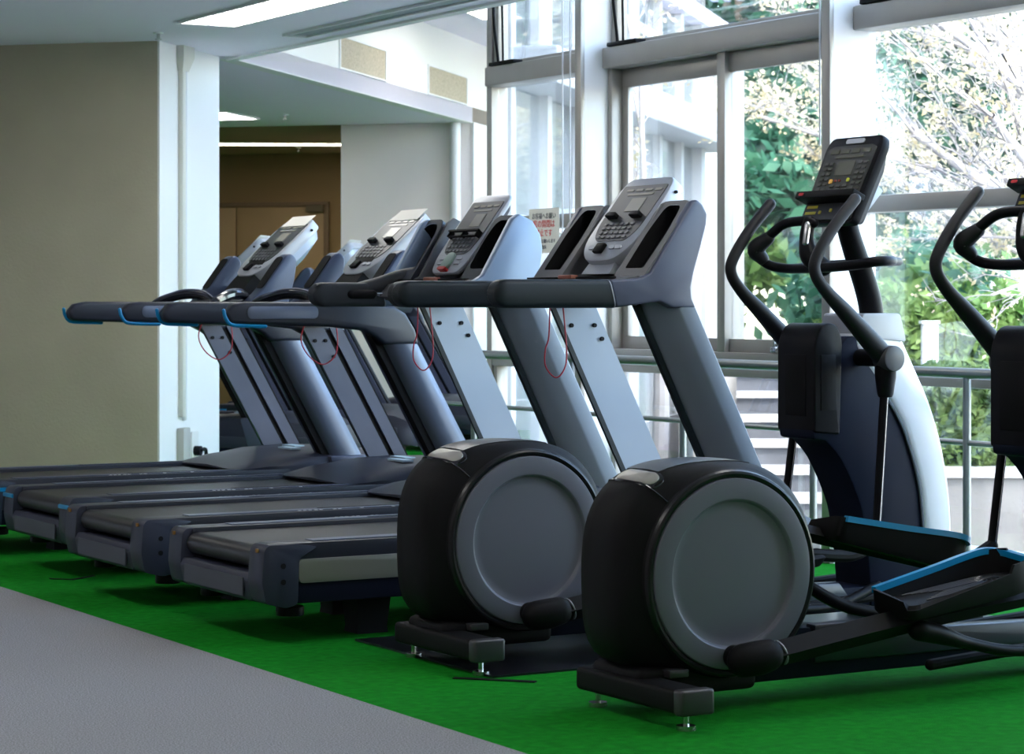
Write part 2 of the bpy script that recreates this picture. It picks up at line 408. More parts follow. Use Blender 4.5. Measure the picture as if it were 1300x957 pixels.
# ceiling fittings
def troffer(x0, x1, y0, y1, z, lab, m=lightm, grp='recessed ceiling lights', rz=0, cx=None):
    cx_, cy_ = (x0+x1)/2, (y0+y1)/2
    t = thing('ceiling_light', lab, 'light', (cx_, cy_, z), rz, grp)
    a, b_ = (x1-x0)/2, (y1-y0)/2
    obj('light_frame', merge(box(-a-.015, -a, -b_-.015, b_+.015, -.012, .0), box(a, a+.015, -b_-.015, b_+.015, -.012, .0), box(-a, a, -b_-.015, -b_, -.012, 0), box(-a, a, b_, b_+.015, -.012, 0)), white, t, 0)
    obj('diffuser', box(-a, a, -b_, b_, -.008, -.001), m, t, 0)
    g = [box(-a, a, y-.004, y+.004, -.012, -.008) for y in np.arange(-b_+.1, b_, .12)]+[box(-.006, .006, -b_, b_, -.012, -.008)]
    obj('louvre', merge(*g), white, t, 0)
    return t
troffer(4.77, 5.07, 8.9, 11.43, ZC, 'bright recessed ceiling light near the top left beside the white column')
for (x, y) in ((4.92, 5.2), (4.92, 1.5), (1.8, 10.2), (1.8, 6.0), (1.8, 1.5), (-1.5, 9), (-1.5, 4), (-1.5, -1)):
    troffer(x-.15, x+.15, y-1.26, y+1.26, ZC, 'recessed ceiling light outside the photo frame')
def ceil_pt(px, py, z):
    d = F_PX*(CAM_Z-z)/(py-HOR); r = (px-650)/F_PX*d
    return (.5075*d+.8616*r, .8616*d-.5075*r)
p = ceil_pt(282, 146, ZC); troffer(p[0]-.35, p[0]+.35, p[1]-.16, p[1]+.16, ZC, 'small ceiling light just right of the white column', rz=PI/4)
for pxs in ((305, 187), (400, 178)):
    p = ceil_pt(*pxs, ZC)
p = ceil_pt(350, 182, ZC); troffer(p[0]-.14, p[0]+.14, p[1]-1.9, p[1]+1.9, ZC, 'long warm ceiling light strip over the brown recess', lightw, rz=math.radians(62))
p = ceil_pt(612, 14, ZH-.02); troffer(p[0]-.15, p[0]+.15, p[1]-.6, p[1]+.6, ZH, 'ceiling light on the high ceiling near the vent wall', rz=-PI/4)
sv = thing('ceiling_slot', 'long narrow grey slot diffuser in the ceiling by the edge', 'vent', (5.54, 8.7, ZC))
obj('slot_frame', merge(box(-.075, -.06, -3, 3, -.014, 0), box(.06, .075, -3, 3, -.014, 0), box(-.06, .06, 2.985, 3, -.014, 0), box(-.06, .06, -3, -2.985, -.014, 0)), white, sv, 0)
obj('slot_blade', box(-.06, .06, -2.985, 2.985, -.004, -.001), mat('slot_grey', (.35, .38, .42), .6), sv, 0)
for (px, py, lab) in ((201, 43, 'small white sprinkler head over the left wall corner'), (362, 147, 'small sprinkler head on the pale ceiling'), (379, 189, 'small sprinkler head by the warm light strip')):
    p = ceil_pt(px, py-2, ZC)
    s = thing('sprinkler_head', lab, 'sprinkler', (p[0], p[1], ZC), 0, 'ceiling sprinklers')
    obj('sprinkler_rose', cyl((0, 0, -.008), (0, 0, 0), .028, 16), white, s); obj('sprinkler_nozzle', merge(cyl((0, 0, -.035), (0, 0, -.005), .009, 10), cyl((0, 0, -.04), (0, 0, -.036), .018, 12)), chrome, s)
# wall vents on bulkhead
for (k0, k1, lab) in ((1.339*1.4142, 2.07*1.4142, 'beige mesh air vent on the bulkhead, the left one'), (2.81*1.4142, 3.58*1.4142, 'beige mesh air vent on the bulkhead, the right one near the window')):
    p = along(E1, fd, (k0+k1)/2)
    v = thing('air_vent', lab, 'vent', (p[0], p[1], 2.62), PI/4, 'bulkhead air vents')
    h = (k1-k0)/2
    obj('vent_frame', merge(box(-h, h, -.012, 0, 0, .012), box(-h, h, -.012, 0, .215, .227), box(-h, -h+.018, -.012, 0, .012, .215), box(h-.018, h, -.012, 0, .012, .215)), white, v, 0)
    obj('vent_grille', box(-h+.018, h-.018, -.006, -.001, .012, .215), ventm, v, 0)

# pipes and trunking on the white column faces
def face_pt(px, p, d): s = px_on_line(px, p, d); return along(p, d, s)
q0 = along(LC, (R2, -R2), cs)
pa = face_pt(230, q0, fd); out = (R2, -R2)
dt = thing('cable_duct', 'cream cable trunking running down the white column', 'pipe', (*pa, 0), PI/4)
obj('duct_body', box(-.045, .0, -.03, 0, .42, ZC-.07, .006), mat('duct_cream', (.66, .65, .58), .5), dt)
obj('conduit', cyl((.025, -.014, .40), (.025, -.014, ZC-.10), .013, 10), white, dt)
obj('duct_head', loft([[(-.05, -.03, ZC-.14), (.04, -.03, ZC-.14), (.04, 0, ZC-.14), (-.05, 0, ZC-.14)], [(-.07, -.045, ZC-.06), (.09, -.045, ZC-.06), (.09, 0, ZC-.06), (-.07, 0, ZC-.06)], [(-.07, -.045, ZC), (.09, -.045, ZC), (.09, 0, ZC), (-.07, 0, ZC)]]), mat('duct_cream', (.66, .65, .58), .5), dt, 0)
obj('duct_foot', box(-.07, .03, -.045, 0, 0, .36, .006), duct, dt)
pb = face_pt(245, q0, fd)
ou = thing('wall_outlet', 'white wall outlet with a black plug at the foot of the column', 'outlet', (*pb, .13), PI/4)
obj('outlet_plate', box(-.04, .06, -.012, 0, 0, .2, .004), plate, ou)
obj('plug', merge(cyl((0, -.01, .09), (0, -.05, .09), .028, 14), tube([(0, -.05, .095), (.05, -.055, .095), (.075, -.05, .06), (.085, -.045, -.05)], .011, 8)), black, ou)
pc = face_pt(585, FC, (-dn[0], -dn[1]))
pp = along(FC, dn, .13)
tag(obj('wall_pipe', merge(cyl((*along(pp, (-R2, -R2), .05), 0), (*along(pp, (-R2, -R2), .05), ZC), .045, 14)), white), 'white vertical pipe at the corner of the pale grey far wall', 'pipe')

# notice on far glass
ny, nx = 10.27, 6.235
def py2z(py, x, y): return CAM_Z-(py-HOR)*(.5075*x+.8616*y)/F_PX
nt_ = thing('paper_notice', 'white paper notice with red and black Japanese writing on the far window', 'sign', (nx, ny, 1.33))
obj('sheet', box(0, .002, -.145, .145, -.02, .205), paper, nt_, 0)
Mn = Matrix(((0, 0, -1, -.001), (-1, 0, 0, 0), (0, 1, 0, 0), (0, 0, 0, 1)))
darki = mat('ink_dark', (.08, .08, .10), .7); redi = mat('ink_red', (.70, .04, .05), .7)
for (s, zz, sz, m_) in (('お客様へお願い', .165, .033, darki), ('窓の開閉は', .125, .042, redi), ('禁止です', .08, .040, redi), ('ご協力をお願いします', .04, .022, darki), ('係員', .01, .022, darki)):
    text_mesh('notice_text', s, sz, Mn @ Matrix.Translation((0, zz, 0)), m_, nt_)

# ------------------------------------------------------------------ treadmills
def pod(parent, o, up, W, H, T, body, side, overlay, lug=True, paper_on=False, style='round', T2=None):
    """tilted console: rounded at the foot, flat at the head"""
    u = Vector((up[0], 0, up[1])).normalized(); nrm = (-u.z, u.x)
    M = frame(o, up, nrm)
    a = W/2
    if style == 'round':
        out_ = rounded([(-a*.55, -H/2), (a*.55, -H/2), (a*.98, -H*.30), (a, H*.30), (a*.86, H/2), (-a*.86, H/2), (-a, H*.30), (-a*.98, -H*.30)], [.07, .07, .06, .05, .04, .04, .05, .06])
    else:
        out_ = rounded([(-a*.72, -H/2), (a*.72, -H/2), (a*.95, -H*.3), (a, H*.42), (a*.85, H/2), (-a*.85, H/2), (-a, H*.42), (-a*.95, -H*.3)], .035)
    sc = lambda k, dy=0: [(x*k, y*k+dy) for x, y in out_]
    c = obj('console', plate_bm(out_, -T, 0, M, .008), body, parent)
    obj('console_back', loft([[tuple(M @ Vector((x*.96, y*.96, -T*.8))) for x, y in out_], [tuple(M @ Vector((x*.9, y*.88-.01, -T*1.7))) for x, y in out_], [tuple(M @ Vector((x*.55, y*.55-.03, -T*2.4))) for x, y in out_]]), side, c)
    ov = rounded([(-a*.62, -H*.27), (a*.62, -H*.27), (a*.82, -H*.10), (a*.84, H*.40), (-a*.84, H*.40), (-a*.82, -H*.10)], [.04, .04, .03, .01, .01, .03])
    obj('overlay', plate_bm(ov, 0, .0025, M), overlay, c)
    obj('display', plate_bm([(-a*.2, H*.08), (a*.34, H*.08), (a*.34, H*.24), (-a*.2, H*.24)], .0025, .0042, M), lcd, c, 0)
    rows = []
    for i in range(4): x = -a*.62+i*a*.36; rows.append(plate_bm(rrect(x, x+a*.26, H*.325, H*.355, .004, 2), .0025, .0042, M))
    rows.append(plate_bm(rrect(-a*.5, a*.5, H*.275, H*.30, .004, 2), .0025, .004, M))
    obj('readout', merge(*rows), lcd, c, 0)
    ks = []
    for r_ in range(4):
        for cc in range(6):
            x = -a*.6+cc*a*.2; y = -H*.24+r_*H*.052
            if lug and abs(x) < 0: continue
            ks.append(plate_bm(rrect(x, x+a*.12, y, y+H*.028, .003, 2), .0025, .0055, M))
    obj('keypad', merge(*ks), facel, c, 0)
    if lug:
        for s in (-1, 1):
            x0 = s*a*.46; L = prism(rounded([(x0-a*.2, -H*.005), (x0+a*.2, -H*.005), (x0+a*.16, H*.045), (x0-a*.16, H*.045)], .006), .0, .022, .004, 2, 'xy')
            obj('reading_ledge', xf(L, M), blackm, c)
        obj('key_cap', plate_bm(rrect(-a*.30, a*.02, -H*.42, -H*.31, .008, 3), .0, .014, M, .003), blackm, c)
        bt = merge(*[plate_bm(rrect(s-.018, s+.018, -H*.37, -H*.33, .008, 3), 0, .006, M) for s in (-a*.50, a*.28, a*.52)])
        obj('button', bt, podsil, c)
        # side bolt
        obj('side_bolt', cyl(M @ Vector((a*.93, H*.36, -T*.5)), M @ Vector((a*1.005, H*.36, -T*.5)), .006, 10), blackm, c)
    else:
        ld = [plate_bm(rrect(-a*.82, a*.82, -H*.02, -H*.0, .003, 2), .018, .028, M), plate_bm(rrect(-a*.78, a*.78, -H*.075, -H*.06, .003, 2), .012, .020, M)]
        obj('reading_ledge', merge(*ld, *[plate_bm(rrect(x-.004, x+.004, -H*.075, -H*.0, .001, 1), 0, .024, M) for x in (-a*.75, 0, a*.75)]), blackm, c)
        obj('fan_pad', plate_bm(rrect(-a*.28, a*.18, -H*.46, -H*.26, .03, 5), 0, .012, M, .003), mat('fan_grey_green', (.22, .32, .27), .5), c)
        for x in (a*.30, -a*.62):
            for y in (-H*.40, -H*.34): obj('button', plate_bm(rrect(x, x+.04, y, y+.012, .004, 2), 0, .006, M), podsil, c)
        obj('stop_key', plate_bm(rrect(-a*.2, a*.2, -H*.49, -H*.455, .006, 3), 0, .02, M), red, c)
    if paper_on:
        P = [(-a*.72, H*.36), (a*.80, H*.36), (a*.84, H*.54), (-a*.60, H*.535)]
        obj('paper_slip', plate_bm(P, .005, .0065, M), paper, c, 0)
    return c

def upright_P(parent, s):
    """s=-1 near side, +1 far side. outer cover with a bevelled facet facing back"""
    def sec(x, z): # offsets from the rear foot of the section
        return [(x+.03, s*.272, z), (x+.034, s*.284, z), (x+.130, s*.368, z), (x+.142, s*.373, z), (x+.200, s*.373, z), (x+.207, s*.365, z), (x+.207, s*.272, z)]
    k = (1.606-1.34)/(1.053-.528)
    x_at = lambda z: 1.34+(1.053-z)*k
    u = obj('upright', loft([sec(x_at(z), z) for z in (1.10, .6, .17)]), [upl], parent, 30)
    def sec2(x, z): return [(x+.012, s*.270, z), (x+.014, s*.287, z), (x+.034, s*.292, z), (x+.032, s*.270, z)]
    obj('upright_seal', loft([sec2(x_at(z), z) for z in (1.08, .17)]), teal, u)
    for (dx, z) in ((.065, .985), (.165, .985), (.172, .935)):
        xx = x_at(z)+dx
        obj('bolt', cyl((xx, s*.275, z), (xx, s*.264, z), .008, 10), blackm, u)
    return u

def deck(parent, style):
    L = 2.06
    cap_m = slate2
    # belt with visible rear roller
    st = [(-.035+.038*math.cos(a), .268+.036*math.sin(a)) for a in np.linspace(PI*.5, PI*1.5, 10)]
    obj('running_belt', prism([(1.52, .304)]+st+[(1.52, .232)], -.262, .262), beltm, parent)
    for s in (-1, 1):
        r = obj('side_rail', prism(rounded([(-.05, .262), (L*.76, .272), (L*.80, .302), (L*.76, .318), (-.05, .318)], .006), s*.262, s*.372, .006), slate2, parent)
        obj('foot_strip', prism([(.10, .319), (1.30, .319), (1.30, .322), (.10, .322)], s*.285, s*.345), upb if style == 'P' else slate, r, 0)
        obj('grip_slot', prism(rrect(.62, 1.28, s*.300-.012, s*.300+.012, .012, 4), .322, .3225, plane='xy'), blackm, r, 0)
        tk = [box(x, x+.012, s*.350-.006, s*.350+.006, .3205, .3215) for x in (.52, .54, .56, .585, .605, .66, .68, .77, .90)]
        obj('step_mark', merge(*tk), white, r, 0)
        if style == 'P':
            obj('side_panel', prism(rounded([(.035, .193), (2.0, .193), (2.0, .268), (.035, .268)], [.02, .002, .002, .015]), s*.366, s*.378, .003), cream, parent)
        else:
            obj('side_panel', prism([(.035, .193), (2.0, .193), (2.0, .262), (.035, .262)], s*.366, s*.378, .003), slate2, parent)
        obj('lower_frame', prism([(.0, .128), (2.02, .128), (2.02, .195), (.0, .195)], s*.300, s*.368, .006), navy, parent)
        cap = [(-.085, .300), (-.070, .317), (.02, .317), (.10, .305), (.035, .27), (.03, .128), (-.01, .118), (-.078, .135), (-.092, .20)]
        c = obj('rear_cap', prism(rounded(cap, .012, 3), s*.272, s*.380, .010), capm, parent)
        for z in (.25, .20): obj('cap_screw', cyl((-.02, s*.381, z), (-.02, s*.378, z), .009, 10), blackm, c)
        if style != 'P':
            obj('blue_strip', prism(rounded([(-.094, .272), (.16, .272), (.16, .288), (-.094, .288)], .004, 2), s*.274, s*.3825), blue, c)
        else:
            obj('corner_mark', box(-.0935, -.085, s*.335-.006, s*.335+.006, .292, .304, .001), mat('amber_mark', (.22, .11, .02), .6), c)
    obj('rear_lip', prism(rounded([(-.092, .20), (-.080, .222), (-.02, .222), (-.02, .12), (-.078, .134)], .006, 3), -.274, .274), capm, parent)
    obj('rear_panel', prism([(-.0945, .148), (-.0935, .205), (-.09, .205), (-.09, .148)], -.235, .235), mat('cap_insert_grey', (.055, .060, .078), .45, spec=.3), parent)
    obj('belly', box(.02, 2.0, -.30, .30, .13, .225), black, parent, 0)
    # motor hood
    rings = []
    for (x, zt, hw, zb) in ((1.12, .320, .34, .316), (1.17, .333, .352, .31), (1.27, .358, .366, .30), (1.42, .382, .375, .27), (1.62, .390, .378, .22), (1.80, .385, .378, .20), (1.98, .362, .375, .16), (2.09, .31, .36, .15), (2.12, .22, .33, .14)):
        rings.append([(x, -hw, zb), (x, -hw, zb+(zt-zb)*.55), (x, -hw*.92, zb+(zt-zb)*.86), (x, -hw*.7, zt), (x, 0, zt+.008), (x, hw*.7, zt), (x, hw*.92, zb+(zt-zb)*.86), (x, hw, zb+(zt-zb)*.55), (x, hw, zb)])
    h = obj('motor_hood', loft(rings), slate2 if style == 'P' else mat('hood_navy_satin', (.018, .020, .032), .42, spec=.3), parent, 40)
    for (x, y) in ((1.46, -.12), (1.55, .03)):
        obj('hood_sticker', box(x, x+.05, y-.07, y+.07, .391, .3995), mat('sticker_pale', (.35, .48, .55), .5), h, 0)
    # feet
    for (x, y, r1) in ((.36, -.20, .055), (.50, .27, .055), (1.80, -.25, .045), (1.80, .25, .045)):
        obj('foot', loft([[(x-r1*k, y-.05*k, z), (x+r1*k, y-.05*k, z), (x+r1*k, y+.05*k, z), (x-r1*k, y+.05*k, z)] for (z, k) in ((.135, 1.15), (.02, .95), (0, 1.0))]), blackm, parent)
    for y in (-.30, .30): obj('wheel', cyl((.04, y, .085), (.04, y, .115), .045, 18, .004), black, parent)

def treadmill_P(label, variant=0):
    t = thing('treadmill', label, 'treadmill', (3.2, 7.18, 0), 0, 'treadmills')
    deck(t, 'P')
    railm = teal if variant == 0 else grey_r
    rx0 = .748 if variant == 0 else .90
    for s in (-1, 1):
        upright_P(t, s)
        # padded rail
        rings = []; y0 = s*.338
        prof = [(rx0+.046*(1-math.cos(a)), math.sin(a)) for a in np.linspace(.12, PI/2, 7)]+[(1.20, 1.0)]
        for i, (x, k) in enumerate(prof):
            zc = 1.099+(.0 if variant == 0 else .0); hz = .048*k; hy = .040*(.55+.45*k)
            skew = (x == 1.20)
            ring = []
            for j in range(20):
                a = 2*PI*j/20; cx_, sx_ = math.cos(a), math.sin(a)
                yy = hy*math.copysign(abs(cx_)**.45, cx_); zz = hz*math.copysign(abs(sx_)**.45, sx_)
                ring.append((x+(-.26*zz if skew else 0), y0+yy, zc+zz))
            rings.append(ring)
        obj('handrail', loft(rings), railm, t, 50)
        obj('rail_ring', xf(loft([[(x0_+dx-.26*z, y0+y, 1.099+z) for (y, z) in [(.0415*math.copysign(abs(math.cos(a))**.45, math.cos(a)), .0495*math.copysign(abs(math.sin(a))**.45, math.sin(a))) for a in np.linspace(0, 2*PI, 20, endpoint=False)]] for (x0_, dx) in ((1.20, 0), (1.20, .004))]), Matrix()), silver, t)
        # head side shell
        top = [(1.192, 1.146), (1.286, 1.150), (1.325, 1.156), (1.356, 1.172), (1.525, 1.415), (1.548, 1.425), (1.572, 1.408), (1.592, 1.376), (1.589, 1.339), (1.569, 1.274), (1.537, 1.175), (1.524, 1.121), (1.528, 1.084), (1.546, 1.050), (1.446, 1.050), (1.395, 1.072), (1.300, 1.062), (1.217, 1.052)]
        if variant == 1:
            top = [(1.192, 1.146), (1.235, 1.150), (1.275, 1.172), (1.400, 1.385), (1.428, 1.405), (1.490, 1.378), (1.525, 1.325), (1.534, 1.27), (1.525, 1.20), (1.510, 1.13), (1.520, 1.08), (1.546, 1.050), (1.446, 1.050), (1.395, 1.072), (1.300, 1.062), (1.217, 1.052)]
        sm = slate if variant == 0 else mat('head_pale_blue', (.22, .30, .42), .35, metal=.2)
        sh = obj('head_shell', prism(top, s*.338, s*.376, .009, 3), sm, t, 40)
        inner = [(x, z) for x, z in top if x > (1.28 if variant == 0 else 1.23)]
        obj('head_inner', prism([(x+(.03 if variant else 0), z) for x, z in inner], s*.182, s*.200, .004), dash, sh, 40)
        # slanted ring face with a real recess
        b0_, b1_ = (Vector((1.335, 1.160)), Vector((1.537, 1.424))) if variant == 0 else (Vector((1.268, 1.155)), Vector((1.430, 1.400)))
        up = b1_-b0_; Lg = up.length; yc_ = .270 if variant == 0 else .284
        M = frame((b0_.x, s*yc_, b0_.y), up, (-up.y, up.x))
        a1 = .095 if variant == 0 else .084
        outl = rounded([(-a1, 0), (a1, 0), (a1, Lg), (-a1, Lg)], [.01, .01, .05, .05], 6)
        if variant == 0: hole = rounded([(-.056, .035), (.058, .035), (.063, Lg*.6), (.046, Lg*.94), (-.046, Lg*.94), (-.062, Lg*.6)], [.01, .01, .03, .03, .03, .03], 5)
        else: hole = rounded([(-.066, .05), (.066, .05), (.070, Lg*.6), (.055, Lg*.93), (-.055, Lg*.93), (-.070, Lg*.6)], [.03, .03, .03, .05, .05, .03], 5)
        bm = bmesh.new()
        vo = [bm.verts.new((x, y, 0)) for x, y in outl]; vh = [bm.verts.new((x, y, 0)) for x, y in hole]
        vo2 = [bm.verts.new((x, y, -.02)) for x, y in outl]
        eds = [bm.edges.new((vo[i], vo[(i+1) % len(vo)])) for i in range(len(vo))]+[bm.edges.new((vh[i], vh[(i+1) % len(vh)])) for i in range(len(vh))]
        bmesh.ops.triangle_fill(bm, use_beauty=True, use_dissolve=False, edges=eds)
        for i in range(len(vo)): bm.faces.new((vo[i], vo[(i+1) % len(vo)], vo2[(i+1) % len(vo)], vo2[i]))
        obj('head_ring', xf(bm, M), dash if variant == 0 else slate2, sh)
        bm = bmesh.new(); vh = [bm.verts.new((x, y, -.0005)) for x, y in hole]; vb = [bm.verts.new((x*.9, y, -.050)) for x, y in hole]
        for i in range(len(vh)): bm.faces.new((vh[i], vh[(i+1) % len(vh)], vb[(i+1) % len(vb)], vb[i]))
        bm.faces.new(vb)
        obj('storage_pocket', xf(bm, M), blackm, sh)
    # dash between the sides
    if variant == 0:
        dpts = [(1.205, 1.10), (1.235, 1.140), (1.30, 1.156), (1.38, 1.160), (1.44, 1.175), (1.485, 1.24), (1.53, 1.33), (1.56, 1.33), (1.55, 1.06), (1.30, 1.06)]
    else:
        dpts = [(1.18, 1.09), (1.215, 1.140), (1.27, 1.155), (1.36, 1.16), (1.41, 1.22), (1.46, 1.31), (1.50, 1.32), (1.52, 1.06), (1.30, 1.06)]
    ds = obj('dashboard', merge(prism(dpts, -.188, .188, .006)), dash if variant == 0 else slate2, t, 40)
    lo = [(x, z) for x, z in dpts if x < 1.31]+[(1.345, 1.10)]
    obj('dash_sill', merge(prism([dpts[0], dpts[1], dpts[2], (1.33, dpts[2][1]+.004), (1.33, 1.06), (1.30, 1.06)], -.335, .335, .003)), dash, ds, 40)
    for s in (-1, 1): obj('tray_dip', prism(rounded([(1.245, s*.06+.0), (1.29, s*.06), (1.29, s*.27), (1.245, s*.27)], .015, 4), 1.1505, 1.1585, plane='xy'), blackm, ds)
    obj('stop_clip', box(1.245, 1.275, -.04, .05, 1.152, 1.166, .004), mat('clip_red_brown', (.35, .12, .08), .5), ds)
    obj('console_neck', loft([[(x-.03, -.07*k, z), (x+.05, -.07*k, z), (x+.05, .07*k, z), (x-.03, .07*k, z)] for (x, z, k) in ((1.40, 1.17, 1.3), (1.46, 1.25, 1.1), (1.53, 1.34, .9))]), podsil if variant == 0 else slate2, ds)
    if variant == 0:
        pod(t, (1.497, 0, 1.368), (.25, .315), .335, .385, .055, podsil, podpale, face)
    else:
        pod(t, (1.405, -.03, 1.337), (.235, .315), .29, .385, .022, podsil, slate2, face, lug=False, style='slim')
        for s in (1,):
            obj('rail_arm', tube([(1.12, .335, 1.115, .035), (1.20, .325, 1.135, .036), (1.28, .30, 1.165, .034), (1.36, .27, 1.185, .03)], .03, 14), railm, t)
        obj('sensor_knob', tube([(1.06, .30, 1.10, .018), (1.15, .29, 1.10, .018)], .018, 12, smooth=False), blackm, t)
        obj('sensor_tip', cyl((1.165, .29, 1.10), (1.19, .29, 1.10), .008, 10), chrome, t)
    # safety cord loop hanging from the far rail side
    y = .19
    obj('safety_cord', tube([(1.30, y, 1.10), (1.295, y, .95), (1.28, y, .90), (1.275, y-.01, .84), (1.305, y-.03, .80), (1.335, y-.04, .83), (1.345, y-.04, .90), (1.325, y-.04, 1.10)], .0028, 6), redc, t)
    return t

def treadmill_L(label):
    t = thing('treadmill', label, 'treadmill', (3.3, 9.18, 0), 0, 'treadmills')
    deck(t, 'L')
    for s in (-1, 1):
        rail_o = [(.585, .995), (.60, .983), (.74, .977), (1.05, .967), (1.19, .952), (1.245, .925), (1.285, .892), (1.449, .892), (1.430, .955), (1.385, 1.022), (1.330, 1.052), (1.20, 1.068), (.66, 1.070), (.605, 1.058), (.575, 1.025)]
        r = obj('handrail', prism(rail_o, s*.300, s*.362, .016, 4), slate2, t, 45)
        obj('rail_inlay', prism(rounded([(.665, 1.001), (.98, 1.001), (.98, 1.052), (.665, 1.052)], .025, 6), s*.3605, s*.3645, .002), upb, r)
        obj('blue_trim', tube([(.568, s*.350, 1.035), (.575, s*.352, 1.008), (.60, s*.352, .980), (.67, s*.35, .974), (.75, s*.35, .972)], .008, 8), blue, r)
        x_at = lambda z: 1.289+(.904-z)*.565
        z0, z1 = .895, .26
        cov = lambda z: [(x_at(z)+.000, s*.322, z), (x_at(z)+.012, s*.342, z), (x_at(z)+.05, s*.360, z), (x_at(z)+.11, s*.362, z), (x_at(z)+.148, s*.350, z), (x_at(z)+.160, s*.325, z)]
        u = obj('upright', loft([cov(z0), cov(.6), cov(z1)]), upb, t, 50)
        core = lambda z: [(x_at(z)-.04, s*.285, z), (x_at(z)-.035, s*.322, z), (x_at(z)+.155, s*.324, z), (x_at(z)+.155, s*.285, z)]
        obj('upright_core', loft([core(z0+.05), core(z1)]), blackm, u)
        pn = lambda z, a, b_: [(x_at(z)+a, s*.273, z), (x_at(z)+a, s*.287, z), (x_at(z)+b_, s*.287, z), (x_at(z)+b_, s*.273, z)]
        obj('inner_cover', loft([pn(z0+.06, -.045, .055), pn(z1, -.045, .055)]), slate, u)
        obj('inner_strip', loft([pn(z0+.06, .083, .142), pn(z1, .083, .142)]), slate, u)
        for (dx, z) in ((-.02, .90), (.03, .90), (.03, .83)):
            obj('bolt', cyl((x_at(z)+dx, s*.274, z), (x_at(z)+dx, s*.266, z), .008, 10), blackm, u)
        obj('upright_foot', prism([(x_at(.36)-.03, .37), (x_at(.36)+.18, .37), (x_at(.24)+.20, .20), (x_at(.24)-.05, .20)], s*.31, s*.382, .012), slate, u)
        fin = rounded([(1.17, 1.055), (1.245, 1.125), (1.355, 1.272), (1.385, 1.290), (1.418, 1.262), (1.405, 1.17), (1.37, 1.05)], [0, .03, .02, .02, .03, .02, 0], 4)
        f = obj('head_fin', prism(fin, s*.262, s*.350, .010, 3), mat('fin_slate_blue', (.055, .075, .13), .35, metal=.2), t, 45)
        Mf = frame((1.302, s*.306, 1.205), (.110, .147), (-.147, .110))
        obj('fin_pocket', plate_bm(rrect(-.036, .036, -.092, .083, .02), -.02, .0015, Mf), blackm, f)
        obj('rail_arm', tube([(.99, s*.33, 1.045, .02), (1.04, s*.32, 1.075, .022), (1.12, s*.29, 1.100, .022), (1.20, s*.25, 1.098, .02), (1.25, s*.20, 1.065, .02)], .02, 10), blackg, t)
        obj('arm_trim', tube([(1.0, s*.318, 1.066, .004), (1.05, s*.305, 1.096, .005), (1.12, s*.275, 1.122, .005), (1.20, s*.235, 1.120, .005), (1.245, s*.19, 1.085, .004)], .004, 6), slate, t)
    ds = obj('dashboard', prism([(1.14, 1.0), (1.18, 1.075), (1.30, 1.085), (1.37, 1.15), (1.40, 1.06), (1.36, .98)], -.272, .272, .008), slate2, t, 40)
    obj('console_neck', loft([[(x-.03, -.09*k, z), (x+.06, -.09*k, z), (x+.06, .09*k, z), (x-.03, .09*k, z)] for (x, z, k) in ((1.24, 1.06, 1.3), (1.32, 1.16, 1.1), (1.42, 1.27, .9))]), blackm, ds)
    pod(t, (1.455, 0, 1.322), (.35, .315), .335, .395, .050, podsil, podpale, face, paper_on=True)
    y = .20
    obj('safety_cord', tube([(1.20, y, 1.0), (1.17, y, .91), (1.19, y-.03, .84), (1.25, y-.05, .80), (1.30, y-.07, .84), (1.305, y-.08, .92), (1.29, y-.08, 1.0)], .0028, 6), redc, t)
    return t

T7 = treadmill_P('nearest grey treadmill, with side lugs, beside the two ellipticals')
T7.location = (3.2, 7.18, 0)
T6 = treadmill_P('second nearest treadmill, with pale blue head and slim flat console', 1)
T6.location = (3.2, 8.18, 0)
B = treadmill_L('treadmill with blue trimmed rail ends, the nearer of the two slate blue ones'); B.location = (3.3, 9.18, 0)
A = copy_tree(B); A.location = (3.25, 10.18, 0)
A['label'] = 'farthest treadmill of the row, blue trimmed rails reaching in front of the left wall'
# back row in the wing, seen from behind their consoles
row2 = [((322, 14.6), 'treadmill in the back row, its console just right of the white column'), ((436, 15.7), 'treadmill in the back row, its pale console in front of the brown doorway edge'), ((535, 17.3), 'rearmost treadmill, mostly hidden behind the row')]
for ((px, d), lab) in row2:
    r = (px-650)/F_PX*d; X, Y = .5075*d+.8616*r, .8616*d-.5075*r
    c = copy_tree(B); c['label'] = lab; c['group'] = 'treadmills in the back row'
    c.rotation_euler = (0, 0, -PI/4); rz = -PI/4
    ox, oy = 1.55, -.1
    c.location = (X-(ox*math.cos(rz)-oy*math.sin(rz)), Y-(ox*math.sin(rz)+oy*math.cos(rz)), 0)

